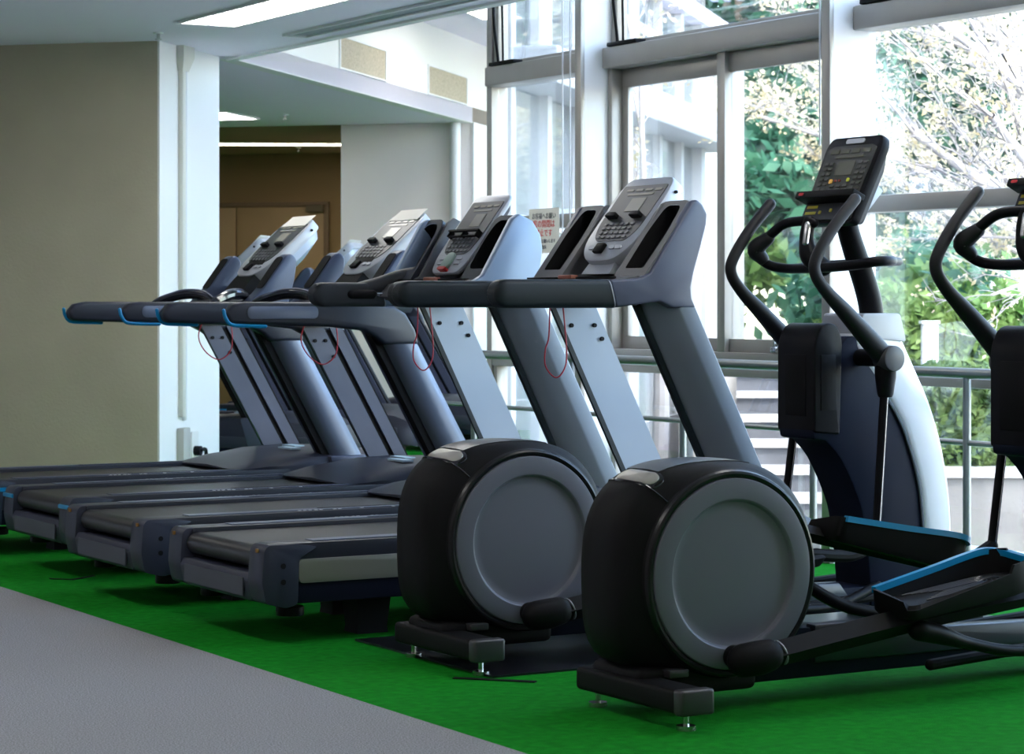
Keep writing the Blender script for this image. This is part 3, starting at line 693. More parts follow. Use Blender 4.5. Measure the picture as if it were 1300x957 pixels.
# ------------------------------------------------------------------ ellipticals
def elliptical(label):
    t = thing('elliptical_trainer', label, 'elliptical', (3.68, 6.29, 0), 0, 'elliptical trainers')
    cz = .363
    # drive shroud
    N = 72; rings = []
    def sup(th):
        c, s = math.cos(th), math.sin(th)
        a = .335 if c < 0 else .30; b_ = .292 if s > 0 else .262
        n_ = (2.9 if s > 0 else 4.2) if c < 0 else 2.5
        return (abs(c/a)**n_+abs(s/b_)**n_)**(-1/n_)
    for y, m_, k in ((-.132, 0, .90), (-.136, 0, .955), (-.134, 0, .99), (-.126, 0, 1.0), (-.118, .25, 1.0), (-.100, .68, 1.0), (-.075, .92, 1.0), (-.035, .985, 1.0), (0, 1, 1.0), (.035, .985, 1), (.075, .92, 1), (.100, .68, 1), (.118, .25, 1), (.126, 0, 1), (.134, 0, .99), (.136, 0, .955), (.132, 0, .90)):
        ring = []
        for i in range(N):
            th = 2*PI*i/N; R = (.274*(1-m_)+sup(th)*m_)*k
            ring.append((R*math.cos(th), y, max(.085, cz+R*math.sin(th))))
        rings.append(ring)
    sh = obj('drive_shroud', loft(rings), blackm, t, 40)
    obj('top_cover', loft([[(x*1.004, y, cz+(z-cz)*1.004+.001) for (x, y, z) in [r[i] for i in range(14, 26)]]+[(x*.97, y, cz+(z-cz)*.97) for (x, y, z) in [r[i] for i in range(25, 13, -1)]] for r in rings[6:11]]), mat('cover_charcoal_satin', (.035, .037, .042), .3), sh, 40)
    for s in (-1, 1):
        rim = lathe_y([(.252, s*.141), (.254, s*.1455), (.262, s*.147), (.268, s*.144), (.272, s*.135)], 0, cz)
        obj('disc_rim', rim, mat('black_satin', (.008, .008, .010), .28, spec=.3), sh)
        dp = [(0, s*.143), (.12, s*.1415), (.165, s*.139), (.180, s*.1385), (.188, s*.141), (.193, s*.149), (.197, s*.1515), (.205, s*.152), (.240, s*.151), (.248, s*.149), (.2505, s*.145), (.2505, s*.138)]
        obj('flywheel_disc', lathe_y(dp, 0, cz, 96), discm, t, 25)
    # badge on rear top
    def surf(y, th, off):
        m_ = np.interp(abs(y), [0, .035, .075, .100, .118, .126], [1, .985, .92, .68, .25, 0]); R = .274*(1-m_)+sup(th)*m_+off
        return (R*math.cos(th), y, cz+R*math.sin(th))
    def patch(hw, ht, rr_, off, cy=-.022, ct=math.radians(130.5)):
        ol = rrect(-hw, hw, -ht, ht, rr_, 6); rings_ = []
        for k_, o_ in ((1, off-.012), (1, off), (.85, off+.0015), (.5, off+.0015), (.05, off+.0015)):
            rings_.append([surf(cy+x*k_, ct+y*k_/.33, o_) for x, y in ol])
        return loft(rings_)
    obj('badge_bezel', patch(.083, .031, .028, .001), blackg, sh)
    obj('badge', patch(.074, .023, .021, .004), beige, sh)
    obj('shroud_seam', merge(*[tube([(x*1.003, y*1.0, cz+(z-cz)*1.003) for (x, y, z) in [r[27] for r in rings[3:14]]], .002, 6)]), blackg, sh)
    obj('vent_slot', box(-.20, -.14, -.146, -.10, .105, .125, .003), mat('dark_grey_metal', (.06, .06, .065), .4, metal=.5), sh)
    # base frame
    obj('rear_stabilizer', prism(rrect(-.30, -.20, -.335, .16, .02, 4), .045, .105, .012, 3, 'xy'), blackm, t)
    obj('stabilizer_cap', prism(rrect(-.302, -.198, -.345, -.305, .012, 4), .043, .108, .008, 3, 'xy'), mat('dark_grey_metal', (.06, .06, .065), .4, metal=.5), t)
    for y in (-.29, .12): obj('levelling_foot', merge(cyl((-.25, y, 0), (-.25, y, .012), .025, 14), cyl((-.25, y, .01), (-.25, y, .05), .008, 8)), chrome, t)
    obj('rear_block', box(-.275, .10, -.118, .118, .05, .13, .02, 3), blackm, t)
    beam = rounded([(.10, .06), (1.60, .06), (1.60, .135), (1.2, .14), (.62, .155), (.40, .185), (.25, .20), (.10, .20)], .01, 3)
    obj('base_beam', prism(beam, -.085, .085, .012), navy, t)
    obj('beam_cover', prism([(.30, .10), (1.25, .10), (1.2, .160), (.70, .172), (.42, .205), (.30, .205)], -.105, -.06, .008), slate2, t)
    obj('front_stabilizer', prism(rrect(1.52, 1.62, -.33, .33, .02, 4), .03, .10, .012, 3, 'xy'), blackm, t)
    for s in (-1, 1): # guide ramps
        obj('guide_track', tube([(.62, s*.20, .085), (1.50, s*.20, .135)], .016, 10, smooth=False), blackm, t)
    for y in (-.29, .29): obj('levelling_foot', cyl((1.57, y, 0), (1.57, y, .04), .022, 14), blackm, t)
    # tower
    shell = [(1.300, 1.028), (1.445, 1.028), (1.475, .967), (1.542, .843), (1.602, .727), (1.651, .588), (1.682, .43), (1.693, .236), (1.68, .06), (1.585, .06), (1.578, .15), (1.561, .255), (1.538, .455), (1.487, .611), (1.439, .703), (1.371, .790), (1.27, .90), (1.262, .98)]
    sp = spline(shell[1:9], 4)
    shell2 = [shell[0]]+sp+spline(shell[9:16], 4)+shell[16:]
    fr = spline([(1.455, 1.020), (1.475, .967), (1.542, .843), (1.602, .727), (1.651, .588), (1.682, .43), (1.693, .236), (1.68, .05)], 4)
    se = spline([(1.262, .960), (1.275, .905), (1.365, .800), (1.439, .703), (1.487, .611), (1.538, .455), (1.563, .255), (1.585, .05)], 4)
    rg = []
    for (fx, fz), (sx, sz) in zip(fr, se):
        ring = []
        for j in range(28):
            a_ = 2*PI*j/28; c_, s_ = math.cos(a_), math.sin(a_)
            u_ = .5+.5*math.copysign(abs(c_)**.35, c_); v_ = .102*math.copysign(abs(s_)**(.55 if c_ > 0 else .3), s_)
            ring.append((sx+(fx-sx)*u_, v_, sz+(fz-sz)*u_))
        rg.append(ring)
    obj('tower_shell', loft(rg), whiteg, t, 50)
    obj('shell_trim', tube([(x, -.099, z) for x, z in [(1.585, .07), (1.578, .15), (1.561, .255), (1.538, .455), (1.487, .611), (1.439, .703), (1.371, .790)]], .005, 6), mat('trim_grey', (.12, .14, .18), .4), t)
    obj('shell_cap', prism(rounded([(1.285, .955), (1.478, .940), (1.452, 1.034), (1.295, 1.034)], .012, 3), -.104, .104, .022, 4), mat('cap_silver_grey', (.36, .38, .42), .35, metal=.2), t, 50)
    inner = [(1.30, .96), (1.21, .93), (1.10, .655), (1.15, .620), (1.214, .557), (1.282, .433), (1.31, .342), (1.33, .2), (1.34, .06)]+[(1.60, .06), (1.593, .15), (1.58, .255), (1.56, .455), (1.51, .611), (1.46, .703), (1.39, .790)]
    obj('tower_side', prism(spline(inner[:9], 3)+inner[9:], -.094, .094, .01, 2), navy, t, 40)
    nose = rounded([(1.100, .650), (1.205, .640), (1.215, .95), (1.19, 1.005), (1.13, 1.0), (1.100, .94)], [.01, .01, .02, .03, .04, .03], 5)
    ns = obj('bottle_pocket', prism(nose, -.10, .10, .015, 3), black, t)
    obj('pocket_window', box(1.098, 1.102, -.055, .055, .70, .90, .001), blackm, ns)
    obj('pocket_panel', box(1.125, 1.185, -.1022, -.099, .72, .90, .001), blackm, ns)
    obj('mast', tube([(1.42, 0, 1.0, .040), (1.40, 0, 1.10, .040), (1.32, 0, 1.30, .036), (1.30, 0, 1.40, .034)], .038, 18), black, t)
    # console
    Mc = frame((1.290, 0, 1.480), (.135, .285), (-.285, .135))
    a = .150
    oc = rounded([(-a*.93, -.165), (a*.93, -.165), (a*1.0, .12), (a*.88, .158), (-a*.88, .158), (-a*1.0, .12)], [.02, .02, .03, .03, .03, .03], 5)
    c = obj('console', plate_bm(oc, -.035, 0, Mc, .008), black, t)
    obj('console_back', loft([[tuple(Mc @ Vector((x*.96, y*.96, -.03))) for x, y in oc], [tuple(Mc @ Vector((x*.7, y*.7-.02, -.075))) for x, y in oc]]), blackm, c)
    obj('carry_slot', plate_bm(rrect(-.045, .050, .128, .146, .009, 5), .0, .004, Mc), podsil, c)
    obj('overlay', plate_bm(rounded([(-.122, -.06), (.122, -.06), (.128, .110), (.10, .122), (-.10, .122), (-.128, .110)], .008), 0, .0025, Mc), mat('overlay_olive_black', (.035, .036, .030), .35), c)
    obj('display', merge(plate_bm([(-.045, .010), (.045, .010), (.045, .062), (-.045, .062)], .0025, .004, Mc), *[plate_bm(rrect(x, x+.042, .092, .108, .003, 2), .0025, .004, Mc) for x in (-.105, -.05, .005, .06)], plate_bm(rrect(-.07, .075, .075, .084, .002, 2), .0025, .004, Mc)), lcdg, c, 0)
    ks = [plate_bm(rrect(x, x+.020, y, y+.010, .003, 2), .0025, .006, Mc) for x in (-.112, -.086, .064, .092) for y in (-.045, -.026, -.007, .012, .031, .05)]
    ks += [plate_bm(rrect(x, x+.022, y, y+.009, .003, 2), .0025, .006, Mc) for x in (-.045, -.010, .024) for y in (-.048, -.034)]
    obj('keypad', merge(*ks), mat('key_olive_grey', (.07, .07, .06), .4), c, 0)
    obj('key_light', plate_bm(rrect(-.055, -.040, -.020, -.004, .004, 2), .0025, .006, Mc), mat('key_amber', (.75, .42, .08), .4), c, 0)
    obj('key_light', plate_bm(rrect(.035, .048, -.016, -.002, .004, 2), .0025, .006, Mc), mat('key_lime', (.55, .60, .04), .4), c, 0)
    obj('red_key', merge(plate_bm(rrect(-.030, -.020, -.014, -.006, .002, 2), .0025, .006, Mc), plate_bm(rrect(-.008, .002, -.014, -.006, .002, 2), .0025, .006, Mc)), mat('key_red_dim', (.25, .04, .03), .4), c, 0)
    lg = obj('reading_ledge', plate_bm(rrect(-.155, .150, -.090, -.064, .006, 3), -.01, .045, Mc, .004), blackm, c)
    obj('ledge_badge', plate_bm(rrect(-.135, -.110, -.082, -.072, .004, 3), .045, .047, Mc), red, lg)
    obj('lower_panel', plate_bm(rrect(-.130, .130, -.155, -.095, .01, 3), .0, .006, Mc), mat('panel_dark', (.02, .02, .02), .35), c)
    obj('yellow_sticker', merge(plate_bm([(-.118, -.112), (-.062, -.112), (-.062, -.102), (-.118, -.102)], .006, .0072, Mc), plate_bm([(-.118, -.134), (-.062, -.134), (-.062, -.124), (-.118, -.124)], .006, .0072, Mc)), yellow, c, 0)
    obj('key_light', merge(plate_bm(rrect(-.045, -.033, -.134, -.122, .003, 2), .006, .009, Mc), plate_bm(rrect(.01, .022, -.128, -.116, .003, 2), .006, .009, Mc)), yellow, c, 0)
    obj('console_brace', prism([(1.33, 1.33), (1.43, 1.44), (1.405, 1.46), (1.30, 1.35)], -.045, .045, .004), silver, c)
    # fixed handlebar: ring across the mast, knob and raised end with contact grip
    hb = obj('fixed_handlebar', tube([(1.36, -.17, 1.205), (1.26, -.29, 1.203), (1.19, -.30, 1.200), (1.165, -.22, 1.190), (1.165, -.04, 1.183), (1.165, .14, 1.183), (1.13, .20, 1.200), (1.10, .215, 1.245), (1.125, .16, 1.300), (1.145, .11, 1.332), (1.165, .03, 1.338), (1.175, .0, 1.330)], .0165, 14), black, t)
    obj('bar_knob', tube([(1.118, .205, 1.215, .022), (1.098, .215, 1.248, .030), (1.120, .175, 1.285, .022)], .02, 14), foam, hb)
    obj('bar_ring', tube([(1.36, -.17, 1.205), (1.46, -.08, 1.205), (1.46, .08, 1.205), (1.34, .18, 1.195), (1.165, .13, 1.183)], .014, 12), black, hb)
    gp = obj('contact_grip', tube([(1.170, .02, 1.335, .022), (1.160, .02, 1.28, .024), (1.160, .0, 1.22, .033), (1.19, -.03, 1.185, .030)], .025, 14), black, hb)
    obj('contact_plate', tube([(1.150, .0, 1.325, .011), (1.140, .0, 1.265, .011)], .011, 10, smooth=False), chrome, gp)
    # pivot axle
    obj('pivot_axle', cyl((1.29, -.225, .89), (1.29, .225, .89), .028, 18), black, t)
    for s in (-1, 1):
        yy = s*.226
        sw = obj('moving_handle', tube([(1.29, yy, .885, .036), (1.24, yy, .935, .034), (1.13, yy, 1.035, .027), (1.045, yy, 1.11, .0205), (1.005, yy, 1.165, .019), (1.012, yy, 1.215, .019), (1.075, yy, 1.305, .019), (1.165, yy, 1.400, .0195)], .02, 18), foam, t)
        obj('pivot_cap', cyl((1.29, yy-s*.02, .89), (1.29, yy+s*.048, .89), .042, 24, .006), mat('cap_grey', (.055, .058, .066), .4), sw)
        obj('rod_socket', loft([[(1.29-.006*(.89-z)+rx*math.cos(a), yy+rx*math.sin(a), z) for a in np.linspace(0, 2*PI, 18, endpoint=False)] for (z, rx) in ((.90, .036), (.83, .034), (.775, .026), (.765, .022))]), black, sw)
        rod_b = (1.25, yy, .30) if s < 0 else (1.22, yy, .33)
        obj('swing_rod', cyl((1.285, yy, .78), rod_b, .0145, 14), black, sw)
        obj('rod_edge', cyl((1.285+.002, yy-.0145, .765), (rod_b[0], yy-.0145, rod_b[2]), .002, 6), chrome, sw)
    # pedals, crank arms, pedal bars
    def pedal(yc, x0, z0, x1, z1, inner):
        L = math.hypot(x1-x0, z1-z0); ang = math.atan2(z1-z0, x1-x0)
        M = Matrix.Translation((x0, yc, z0)) @ Matrix.Rotation(-ang, 4, 'Y')
        out_ = rounded([(0, -.085), (L*.85, -.085), (L, -.05), (L, .05), (L*.85, .085), (0, .085)], [.03, .04, .04, .04, .04, .03], 5)
        n_ = len(out_)
        def wall_h(x, y): return .016+.034*max(0, min(1, x/L*2.2-.5))*(1 if True else 0)+(.02 if y*inner > .03 else 0)-(.022 if y*inner < -.06 and x < L*.8 else 0)
        bm = bmesh.new()
        sets = []
        for (k, zf) in ((.90, lambda x, y: -.035), (1.0, lambda x, y: -.02), (1.0, lambda x, y: wall_h(x, y)), (.93, lambda x, y: wall_h(x, y)), (.87, lambda x, y: .004)):
            sets.append([(L/2+(x-L/2)*(k if k == 1 else 1-(1-k)*.45), y*k, zf(x, y)) for x, y in out_])
        p = obj('pedal', xf(loft(sets), M), blackm, t, 40)
        tr = [(L*.03, inner*.082, wall_h(L*.03, inner*.08)), (L*.45, inner*.083, wall_h(L*.45, inner*.08)), (L*.84, inner*.080, wall_h(L*.84, inner*.08)), (L*.965, inner*.055, wall_h(L, 0)+.012), (L*.985, 0, wall_h(L, 0)+.004), (L*.97, -inner*.045, wall_h(L, 0)+.002)]
        sp_ = spline(tr, 6)
        bm = bmesh.new(); rr_ = []
        for i, q in enumerate(sp_):
            q = Vector(q); tdir = (Vector(sp_[min(i+1, len(sp_)-1)])-Vector(sp_[max(i-1, 0)])); tdir.z = 0; tdir.normalize(); nn = Vector((-tdir.y, tdir.x, 0))
            rr_.append([tuple(q+nn*.010+Vector((0, 0, -.012))), tuple(q+nn*.009+Vector((0, 0, .005))), tuple(q-nn*.009+Vector((0, 0, .005))), tuple(q-nn*.010+Vector((0, 0, -.012)))])
        obj('blue_edge', xf(loft(rr_), M), blue, p, 40)
        gr = []
        for k in range(5):
            w = .052-.011*k
            gr.append(tube([(L*(.18+.05*k), -w, .0065), (L*(.70-.02*k), -w, .0065), (L*(.80-.03*k), -w*.5, .0065), (L*(.82-.03*k), 0, .0065), (L*(.80-.03*k), w*.5, .0065), (L*(.70-.02*k), w, .0065), (L*(.18+.05*k), w, .0065)], .0022, 5))
        obj('tread_rib', xf(merge(*gr), M), mat('tread_dark', (.02, .022, .03), .3), p)
        return p
    pedal(-.25, .44, .262, .90, .322, 1)
    pedal(.215, .57, .430, 1.07, .305, -1)
    # near bar
    obj('pedal_bar', tube([(-.01, -.235, .148, .034), (.35, -.245, .200, .036), (.60, -.25, .232, .034), (1.0, -.24, .265, .030)], .024, 4, smooth=False), blackm, t, 20)
    obj('pedal_bar', tube([(.10, .22, .50, .024), (.45, .22, .43, .024), (1.0, .22, .30, .024)], .024, 4, smooth=False), blackm, t, 20)
    for s, (x, z) in ((-1, (-.01, .150)), (1, (.10, .52))):
        obj('crank_roller', cyl((x, s*.153, z), (x, s*.20, z), .030, 24, .004), blackm, t)
        obj('roller_boot', tube([(x-.012, s*.222, z-.002, .044), (x+.03, s*.232, z+.003, .045), (x+.055, s*.236, z+.008, .042)], .037, 20, smooth=False), blackm, t)
        obj('boot_ring', tube([(x+.092, s*.236, z+.012, .034), (x+.095, s*.236, z+.013, .034)], .03, 16, smooth=False, caps=False), silver, t)
    obj('link_arm', tube([(.52, -.27, .195, .030), (.60, -.27, .175, .026), (.70, -.27, .145, .017), (.85, -.27, .115, .016), (1.05, -.26, .11, .016), (1.25, -.235, .16, .016)], .02, 14), black, t)
    obj('link_arm', tube([(.33, .17, .40, .018), (.42, .13, .30, .018), (.55, .10, .22, .018), (.72, .10, .18, .018)], .018, 12), black, t)
    obj('rod_link', tube([(1.25, -.226, .31), (1.15, -.24, .265), (.98, -.24, .275)], .02, 10), blackm, t)
    obj('rod_link', tube([(1.22, .226, .34), (1.12, .225, .30), (1.0, .22, .30)], .02, 10), blackm, t)
    return t
EL1 = elliptical('elliptical trainer in the middle, its console and tower fully in view before the windows')
EL1.location = (3.68, 6.29, 0)
EL2 = copy_tree(EL1); EL2.location = (3.685, 5.262, 0)
EL2['label'] = 'nearest elliptical trainer at bottom right, with blue edged pedals in front'
mt = tag(obj('floor_mat', prism([(3.43, 5.93), (5.55, 5.93), (5.55, 6.80), (3.43, 6.80)], 0, .006, 0, plane='xy'), mat('mat_black', (.008, .008, .012), .3), None, 0), 'thin black mat on the green carpet under the middle elliptical trainer', 'mat')
def floor_pt(px, py): return ceil_pt(px, py, 0)
def strip(pts, w, lab, nm='floor_tape'):
    P = [Vector(floor_pt(*p)) for p in pts]
    bm = bmesh.new()
    d = (P[-1]-P[0]).normalized(); nn = Vector((-d.y, d.x))*w
    v = [(p+nn) for p in P]+[(p-nn) for p in P[::-1]]
    return tag(obj(nm, prism([(q.x, q.y) for q in v], 0, .003, plane='xy'), blackm, None, 0), lab, 'tape', 'black tape on the floor')
strip([(64, 735), (92, 736), (120, 731)], .012, 'small dark bent strip on the green carpet before the second treadmill from the front')
strip([(576, 861), (680, 866)], .012, 'thin black strip on the green carpet beside the black mat')

# ------------------------------------------------------------------ outside
OG = -.42
struct('ground_outside', prism([(6.45, -12), (60, -12), (60, 60), (12.2, 60), (12.2, 16.9), (6.45, 11.0)], OG-.1, OG, plane='xy'), concl)
# wing exterior wall: white frames and reflecting panes
WS = (6.42, 10.96); wl = 5.0*1.4142
wing = thing('building_wing', 'white framed wing of the building seen through the glass', 'building', (*WS, 0), PI/4)
obj('wing_fascia', box(-.0, wl*.80+.5, -.28, .06, 2.22, 2.42, .01), siding, wing, 0)
obj('wing_base', box(0, wl*.8, -.02, .06, -.42, .25), siding, wing, 0)
obj('eave', prism([(.0, -.5), (wl*.8+.7, -.5), (wl*.8+.7, .1), (.0, .1)], 3.45, 3.62, plane='xy'), siding, wing, 0)
obj('eave_slat', merge(*[box(.05, wl*.8+.6, -.48+.1*k, -.48+.1*k+.05, 3.40, 3.455) for k in range(5)]), siding, wing, 0)
xs = [0, .82, 1.64, 2.46, 3.28, 4.10, 4.92, wl*.8]
obj('wing_post', merge(*[box(x-.05, x+.05, -.04, .06, -.42, 3.45) for x in xs]), wingw, wing, 0)
obj('wing_rail', merge(*[box(0, wl*.8, -.02, .05, z-.035, z+.035) for z in (.72, 1.5, 2.9, 3.4)]), wingw, wing, 0)
for a_, b_ in zip(xs, xs[1:]):
    obj('wing_pane', box(a_+.05, b_-.05, .01, .018, .25, 3.40), glassw, wing, 0)
obj('corner_post', box(wl*.8-.06, wl*.8+.10, -.06, .10, -.42, 3.5), wingw, wing, 0)

def outside(P, off=(0, 0)):
    P = np.asarray(P, float); x = P[:, 0]+off[0]; y = P[:, 1]+off[1]
    return ((x > 6.75) & (x-y > -3.9)) | ((x+y > 28.4) & (x-y > -6.0)) | (x+y > 36.8)
# leaves as quads
def leaves(name, centers, size, m, off=(0, 0), jit=.35):
    centers = np.asarray(centers, float); centers = centers[outside(centers, off)]
    n = len(centers); c = np.asarray(centers, float)
    s = size*(1-jit+2*jit*RNG.random(n))
    u = RNG.normal(size=(n, 3)); u /= np.linalg.norm(u, axis=1)[:, None]
    w = RNG.normal(size=(n, 3)); w -= (w*u).sum(1)[:, None]*u; w /= np.linalg.norm(w, axis=1)[:, None]
    V = np.empty((n, 4, 3)); u = u*s[:, None]; w = w*s[:, None]*.5
    V[:, 0] = c-u; V[:, 1] = c+w; V[:, 2] = c+u; V[:, 3] = c-w
    me = bpy.data.meshes.new(name)
    me.vertices.add(n*4); me.vertices.foreach_set('co', V.reshape(-1))
    me.loops.add(n*4); me.loops.foreach_set('vertex_index', np.arange(n*4, dtype=np.int32))
    me.polygons.add(n); me.polygons.foreach_set('loop_start', np.arange(0, n*4, 4, dtype=np.int32))
    me.update(); me.validate(); me.materials.append(m)
    o = bpy.data.objects.new(name, me); C.objects.link(o)
    return o
def world_pt(px, d, z):   # helper for laying out the garden: bearing and distance
    r = (px-650)/F_PX*d; return (.5075*d+.8616*r, .8616*d-.5075*r, z)
# hillside: terrain rising away; bearing parameter b (px) and depth d
def hill_z(b, d):
    base = .25+max(0, d-19)*.46
    return base+.35*math.sin(b*.011+d*.4)+.3*math.sin(b*.023-d*.7)
bm = bmesh.new(); gb = np.linspace(350, 1900, 70); gd = np.linspace(17.5, 50, 40)
grid = [[bm.verts.new(world_pt(b, d, hill_z(b, d))) for b in gb] for d in gd]
for i in range(len(gd)-1):
    for j in range(len(gb)-1):
        q4 = (grid[i][j], grid[i][j+1], grid[i+1][j+1], grid[i+1][j])
        if outside([v.co[:] for v in q4]).all(): bm.faces.new(q4)
bmesh.ops.delete(bm, geom=[v for v in bm.verts if not v.link_faces], context='VERTS')
struct('hillside', bm, soil, 60)
pts = {'g': [], 'd': [], 'y': []}
for k in range(1500):
    b = random.uniform(450, 1700); d = random.uniform(18, 42)
    z = hill_z(b, d); R = random.uniform(.45, 1.0)*(.6+d*.022)
    q = random.random()
    kind = 'g' if q < .62 else 'd'
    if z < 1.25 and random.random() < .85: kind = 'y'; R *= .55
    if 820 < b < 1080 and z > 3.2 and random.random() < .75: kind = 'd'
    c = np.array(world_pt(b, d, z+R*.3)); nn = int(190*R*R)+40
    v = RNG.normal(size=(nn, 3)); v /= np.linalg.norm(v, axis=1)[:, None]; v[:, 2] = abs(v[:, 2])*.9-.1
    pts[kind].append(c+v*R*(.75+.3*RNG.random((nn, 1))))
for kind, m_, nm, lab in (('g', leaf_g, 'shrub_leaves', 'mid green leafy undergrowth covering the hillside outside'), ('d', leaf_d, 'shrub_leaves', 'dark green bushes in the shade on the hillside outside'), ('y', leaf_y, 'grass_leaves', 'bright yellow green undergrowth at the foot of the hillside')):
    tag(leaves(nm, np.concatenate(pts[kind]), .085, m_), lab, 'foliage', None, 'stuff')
# big trees on the slope
def round_tree(b, d, zb, H, R, m_, lab, dens=1.0):
    x, y, _ = world_pt(b, d, 0)
    t = thing('tree', lab, 'tree', (x, y, zb), 0, 'trees on the slope')
    obj('trunk', tube([(0, 0, -.3, .16), (.1, .05, H*.4, .12), (0, -.1, H*.8, .05)], .1, 8), barkd, t)
    cs = []
    for k in range(int(26*dens)):
        th, ph = random.uniform(0, 2*PI), random.uniform(-.5, 1.3)
        c = np.array([R*.7*math.cos(th)*math.cos(ph), R*.7*math.sin(th)*math.cos(ph), H*.7+R*.7*math.sin(ph)]); rr = R*random.uniform(.3, .5)
        v = RNG.normal(size=(520, 3)); v /= np.linalg.norm(v, axis=1)[:, None]
        cs.append(c+v*rr*(.6+.45*RNG.random((520, 1))))
    o = leaves('foliage', np.concatenate(cs), .08, m_, (x, y)); o.parent = t
    return t
round_tree(985, 27, hill_z(985, 27), 4.2, 2.0, leaf_d, 'dark round evergreen tree on the slope behind the sliding window')
round_tree(930, 25, hill_z(930, 25), 5.5, 1.9, leaf_g, 'light green tree behind the white building wing')
round_tree(1200, 33, hill_z(1200, 33), 4.5, 2.2, leaf_d, 'dark evergreen tree high on the slope behind the pale branches')

# pale flowering tree with bare white branches (trunk outside the frame at the right)
def cherry(b, d, z0, lab, aims, seed, leafsz=.022, thick=.045, dens=.14, br=.4):
    rs = random.Random(seed)
    x, y, _ = world_pt(b, d, 0); t = thing('flowering_tree', lab, 'tree', (x, y, z0), 0, 'pale flowering trees')
    segs, tips = [], []
    def grow(p, dir_, L, r, lev):
        n = 5; path = [(*p, r)]; q = Vector(p); v = Vector(dir_).normalized()
        for i in range(n):
            v = (v+Vector((rs.uniform(-1, 1), rs.uniform(-1, 1), rs.uniform(-.7, .9)))*.22+Vector((0, 0, -.03 if lev > 0 else 0))).normalized()
            q = q+v*(L/n); rr = r*(1-.6*(i+1)/n); path.append((*q, rr))
            if lev < 3:
                for _ in range(1+(rs.random() < br)):
                    if rs.random() < .85:
                        w = (v+Vector((rs.uniform(-1, 1), rs.uniform(-1, 1), rs.uniform(-.6, .9)))*.85).normalized()
                        grow(tuple(q), w, L*rs.uniform(.30, .55), max(.003, rr*.5), lev+1)
            if lev >= 2: tips.append(tuple(q))
        segs.append(path)
    for (b2, d2, z2) in aims:
        X, Y, Z = world_pt(b2, d2, z2); tgt = Vector((X-x, Y-y, Z-z0)); st = Vector((0, 0, rs.uniform(1.2, 1.8)))
        L = (tgt-st).length; grow(tuple(st), tgt-st, L, thick, 0)
    VV, FF = [], []
    segs = [sg for sg in segs if outside([q[:3] for q in sg], (x, y)).all()]
    for sg in segs:
        k = 6 if sg[0][3] > .02 else 4; base = len(VV)
        for i, q in enumerate(sg):
            v = Vector(sg[min(i+1, len(sg)-1)][:3])-Vector(sg[max(i-1, 0)][:3]); v.normalize(); n1 = v.orthogonal().normalized(); n2 = v.cross(n1)
            for j in range(k):
                a_ = 2*PI*j/k; VV.append(tuple(Vector(q[:3])+(n1*math.cos(a_)+n2*math.sin(a_))*q[3]))
        for i in range(len(sg)-1):
            for j in range(k): FF.append((base+i*k+j, base+i*k+(j+1) % k, base+(i+1)*k+(j+1) % k, base+(i+1)*k+j))
    me = bpy.data.meshes.new('branches'); me.from_pydata(VV, [], FF); me.materials.append(bark); me.shade_smooth()
    o = bpy.data.objects.new('branches', me); C.objects.link(o); o.parent = t
    obj('trunk', tube([(0, 0, -.2, thick*2.2), (.05, 0, 1.0, thick*1.8), (0, 0, 1.7, thick*1.3)], .1, 10), bark, t)
    tp = np.array(tips); tp = tp[RNG.random(len(tp)) < dens]
    reps = np.repeat(tp, 5, axis=0)+RNG.normal(size=(len(tp)*5, 3))*.04
    o = leaves('blossom_leaves', reps, leafsz, leaf_p, (x, y)); o.parent = t
    return t
cherry(1560, 13.0, OG, 'pale flowering tree reaching in from the right with white bare branches',
       [(1150, 12.5, 2.25), (1180, 13.5, 2.7), (1120, 12.0, 1.50), (1230, 13.5, 1.25), (1240, 14, 3.0), (1140, 13.0, 1.9)], 5, .019, .05, .13, .72)
cherry(1330, 17.0, OG+.3, 'pale flowering tree whose thin branches cross the sliding window',
       [(968, 16, 2.25), (985, 17, 1.85)], 9, .020, .03, .26, .6)
cherry(830, 13.2, OG, 'pale thin branched tree standing beside the white wing', [(780, 12.6, 2.5)], 13, .020, .025, .06)

# retaining wall, hedge, steps
def wline(b0, d0, b1, d1): return world_pt(b0, d0, 0)[:2], world_pt(b1, d1, 0)[:2]
def thick_line(pA, pB, th):
    A_, B_ = Vector(pA), Vector(pB); n_ = Vector((-(B_-A_).y, (B_-A_).x)).normalized()*th
    return [tuple(A_), tuple(B_), tuple(B_+n_), tuple(A_+n_)]
pA, pB = wline(1120, 13.6, 1500, 13.6)
rw = thing('retaining_wall', 'stained concrete retaining wall under the hedge outside', 'wall', (0, 0, 0))
obj('wall_body', prism(thick_line(pA, pB, .3), OG, .07, .01, plane='xy'), conc, rw, 0)
pA2, pB2 = wline(1118, 13.56, 1502, 13.56)
obj('coping', prism(thick_line(pA2, pB2, .38), .07, .115, .01, plane='xy'), concl, rw, 0)
def hedge(b0, b1, d0, d1, z0, z1, lab, n_, m_=leaf_b, sz=.045):
    P = []
    for k in range(n_):
        b = random.uniform(b0, b1); s = random.random()
        if s < .6: d = d0+random.uniform(-.05, .1); z = random.uniform(z0, z1)
        else: d = random.uniform(d0, d1); z = z1+random.uniform(-.08, .06)
        z += .05*math.sin(b*.08)+.04*math.sin(b*.17+d)
        P.append(world_pt(b, d, z))
    h = tag(leaves('hedge', P, sz, m_), lab, 'hedge', None, 'stuff')
    pa_, pb_ = wline(b0, d0+.12, b1, d0+.12)
    return h
hedge(1125, 1500, 13.95, 15.4, .08, .58, 'clipped pale green hedge above the concrete wall outside', 15000)
cr = [world_pt(b, d, 0)[:2] for b, d in ((1125, 14.1), (1500, 14.1), (1500, 15.4), (1125, 15.4))]
